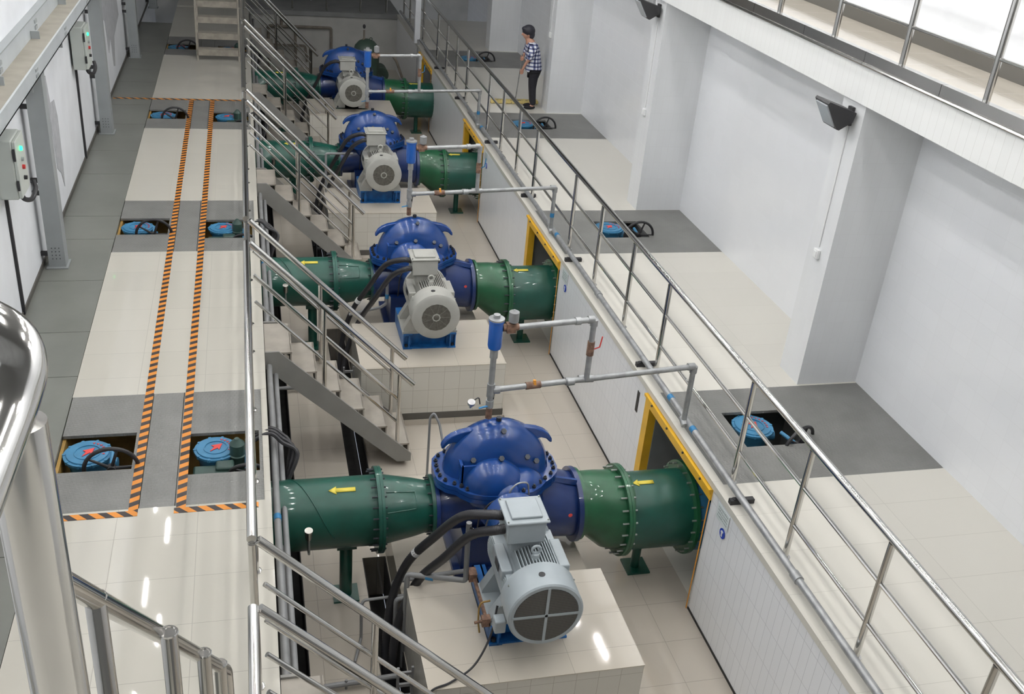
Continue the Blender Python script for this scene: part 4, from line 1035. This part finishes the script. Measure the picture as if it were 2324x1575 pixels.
# x is forward-negative, local origin at the feet
vb = [(0,0,.80), (-.03,0,.97), (-.075,0,1.18), (-.12,0,1.29), (-.165,0,1.36), (-.215,0,1.42), (-.235,0,1.50),
      (-.09,-.15,1.24), (-.13,-.19,1.03), (-.20,-.13,.90), (-.235,-.09,.80), (-.245,-.07,.73),
      (-.09,.15,1.24), (-.13,.19,1.05), (-.20,.10,1.00), (-.235,.02,1.0), (-.25,-.01,.98),
      (.0,-.085,.74), (-.01,-.085,.42), (.03,-.085,.08), (-.04,-.09,.035), (-.10,-.09,.028),
      (.02,.085,.74), (.02,.09,.42), (.06,.09,.08), (-.01,.10,.035), (-.07,.10,.028)]
eb = [(0,1),(1,2),(2,3),(3,4),(4,5),(5,6),(3,7),(7,8),(8,9),(9,10),(10,11),(3,12),(12,13),(13,14),(14,15),(15,16),(0,17),(17,18),(18,19),(19,20),(20,21),(0,22),(22,23),(23,24),(24,25),(25,26)]
rb = [.11,.11,.12,.09,.048,.078,.07,.05,.038,.03,.026,.02,.05,.038,.03,.026,.02,.08,.055,.04,.035,.025,.08,.055,.04,.035,.025]
body = skinned('body', 'skin', vb, eb, rb, pe)
MB().ell((-.19,0,1.455), (.095, .085, .115), 20, 14).ell((-.285, 0, 1.425), (.018, .014, .022), 10, 6).ell((-.18,-.083,1.43), (.02,.012,.028), 8, 6).ell((-.18,.083,1.43), (.02,.012,.028), 8, 6).build('face', 'skin', body)
MB().ell((-.262, -.032, 1.455), (.012, .012, .008), 8, 6).ell((-.262, .032, 1.455), (.012, .012, .008), 8, 6).build('eyes', 'hair', body)
h = MB().ell((-.165,0,1.495), (.125, .112, .115), 24, 14).ell((-.115, 0, 1.43), (.075, .085, .10), 18, 10).ell((-.235, 0, 1.53), (.07, .07, .05), 16, 8); h.build('hair', 'hair', pe)
sv = [(0,0,.69), (-.0,0,.80), (-.02,0,.93), (-.06,0,1.12), (-.11,0,1.25), (-.125,0,1.30), (-.09,-.15,1.24), (-.13,-.19,1.06), (-.165,-.165,.97), (-.09,.15,1.24), (-.13,.19,1.08), (-.17,.145,1.03)]
se = [(0,1),(1,2),(2,3),(3,4),(4,5),(4,6),(6,7),(7,8),(4,9),(9,10),(10,11)]
sr = [(.19,.17),(.18,.165),(.165,.155),(.165,.16),(.125,.12),(.07,.07),.082,.062,.055,.082,.062,.055]
skinned('plaid_shirt', 'shirt', sv, se, sr, pe)
tv = [(0,0,.77), (.0,-.08,.70), (-.01,-.085,.42), (.03,-.085,.06), (.02,.08,.70), (.02,.09,.42), (.06,.09,.06)]
skinned('trousers', 'trousers', tv, [(0,1),(1,2),(2,3),(0,4),(4,5),(5,6)], [(.115,.12),.1,.075,.062,.1,.075,.062], pe)
for s, x in ((-1, -.04), (1, -.01)):
    MB().ell((x, s*.09, .035), (.12, .043, .04), 16, 8).build('shoe', 'trousers', pe)
for hx, hy, hz in ((-.25, -.06, .72), (-.25, -.01, .97)):
    f = MB(); f.ell((hx+.015, hy, hz), (.022, .035, .04), 12, 8)
    for i in range(4): f.tube([(hx+.01, hy-.03, hz+.025-.018*i), (hx-.022, hy-.028, hz+.025-.018*i), (hx-.03, hy, hz+.025-.018*i), (hx-.018, hy+.022, hz+.025-.018*i)], .0085, 6)
    f.tube([(hx+.01, hy+.02, hz+.03), (hx-.015, hy+.026, hz+.045), (hx-.025, hy+.012, hz+.05)], .009, 6)
    f.build('hand', 'skin', body)
mo = empty('mop', (5.2, 19.75, H), 'wide yellow flat mop held by the person in the plaid shirt', 'mop')
a = V((5.17, 19.37, H+1.05))-V((5.2, 19.75, H)); MB().cyl((0, 0, .06), a, .011, 10).build('handle', 'galv', mo)
MB().box(-.5, .42, -.05, .05, .03, .06).build('head_frame', 'rubber', mo, .01)
random.seed(2)
m = MB()
for i in range(60):
    x = -.52+.0165*i; 
    for s in (-1, 1): m.tube([(x, 0, .055), (x+.004, s*.07, .04+random.uniform(0, .012)), (x+.01*random.uniform(-1, 1), s*(.10+random.uniform(0, .03)), .012)], .011, 6)
m.box(-.53, .47, -.07, .07, .005, .035)
m.build('yarn', 'mop', mo)
for k, o in enumerate([]): pass
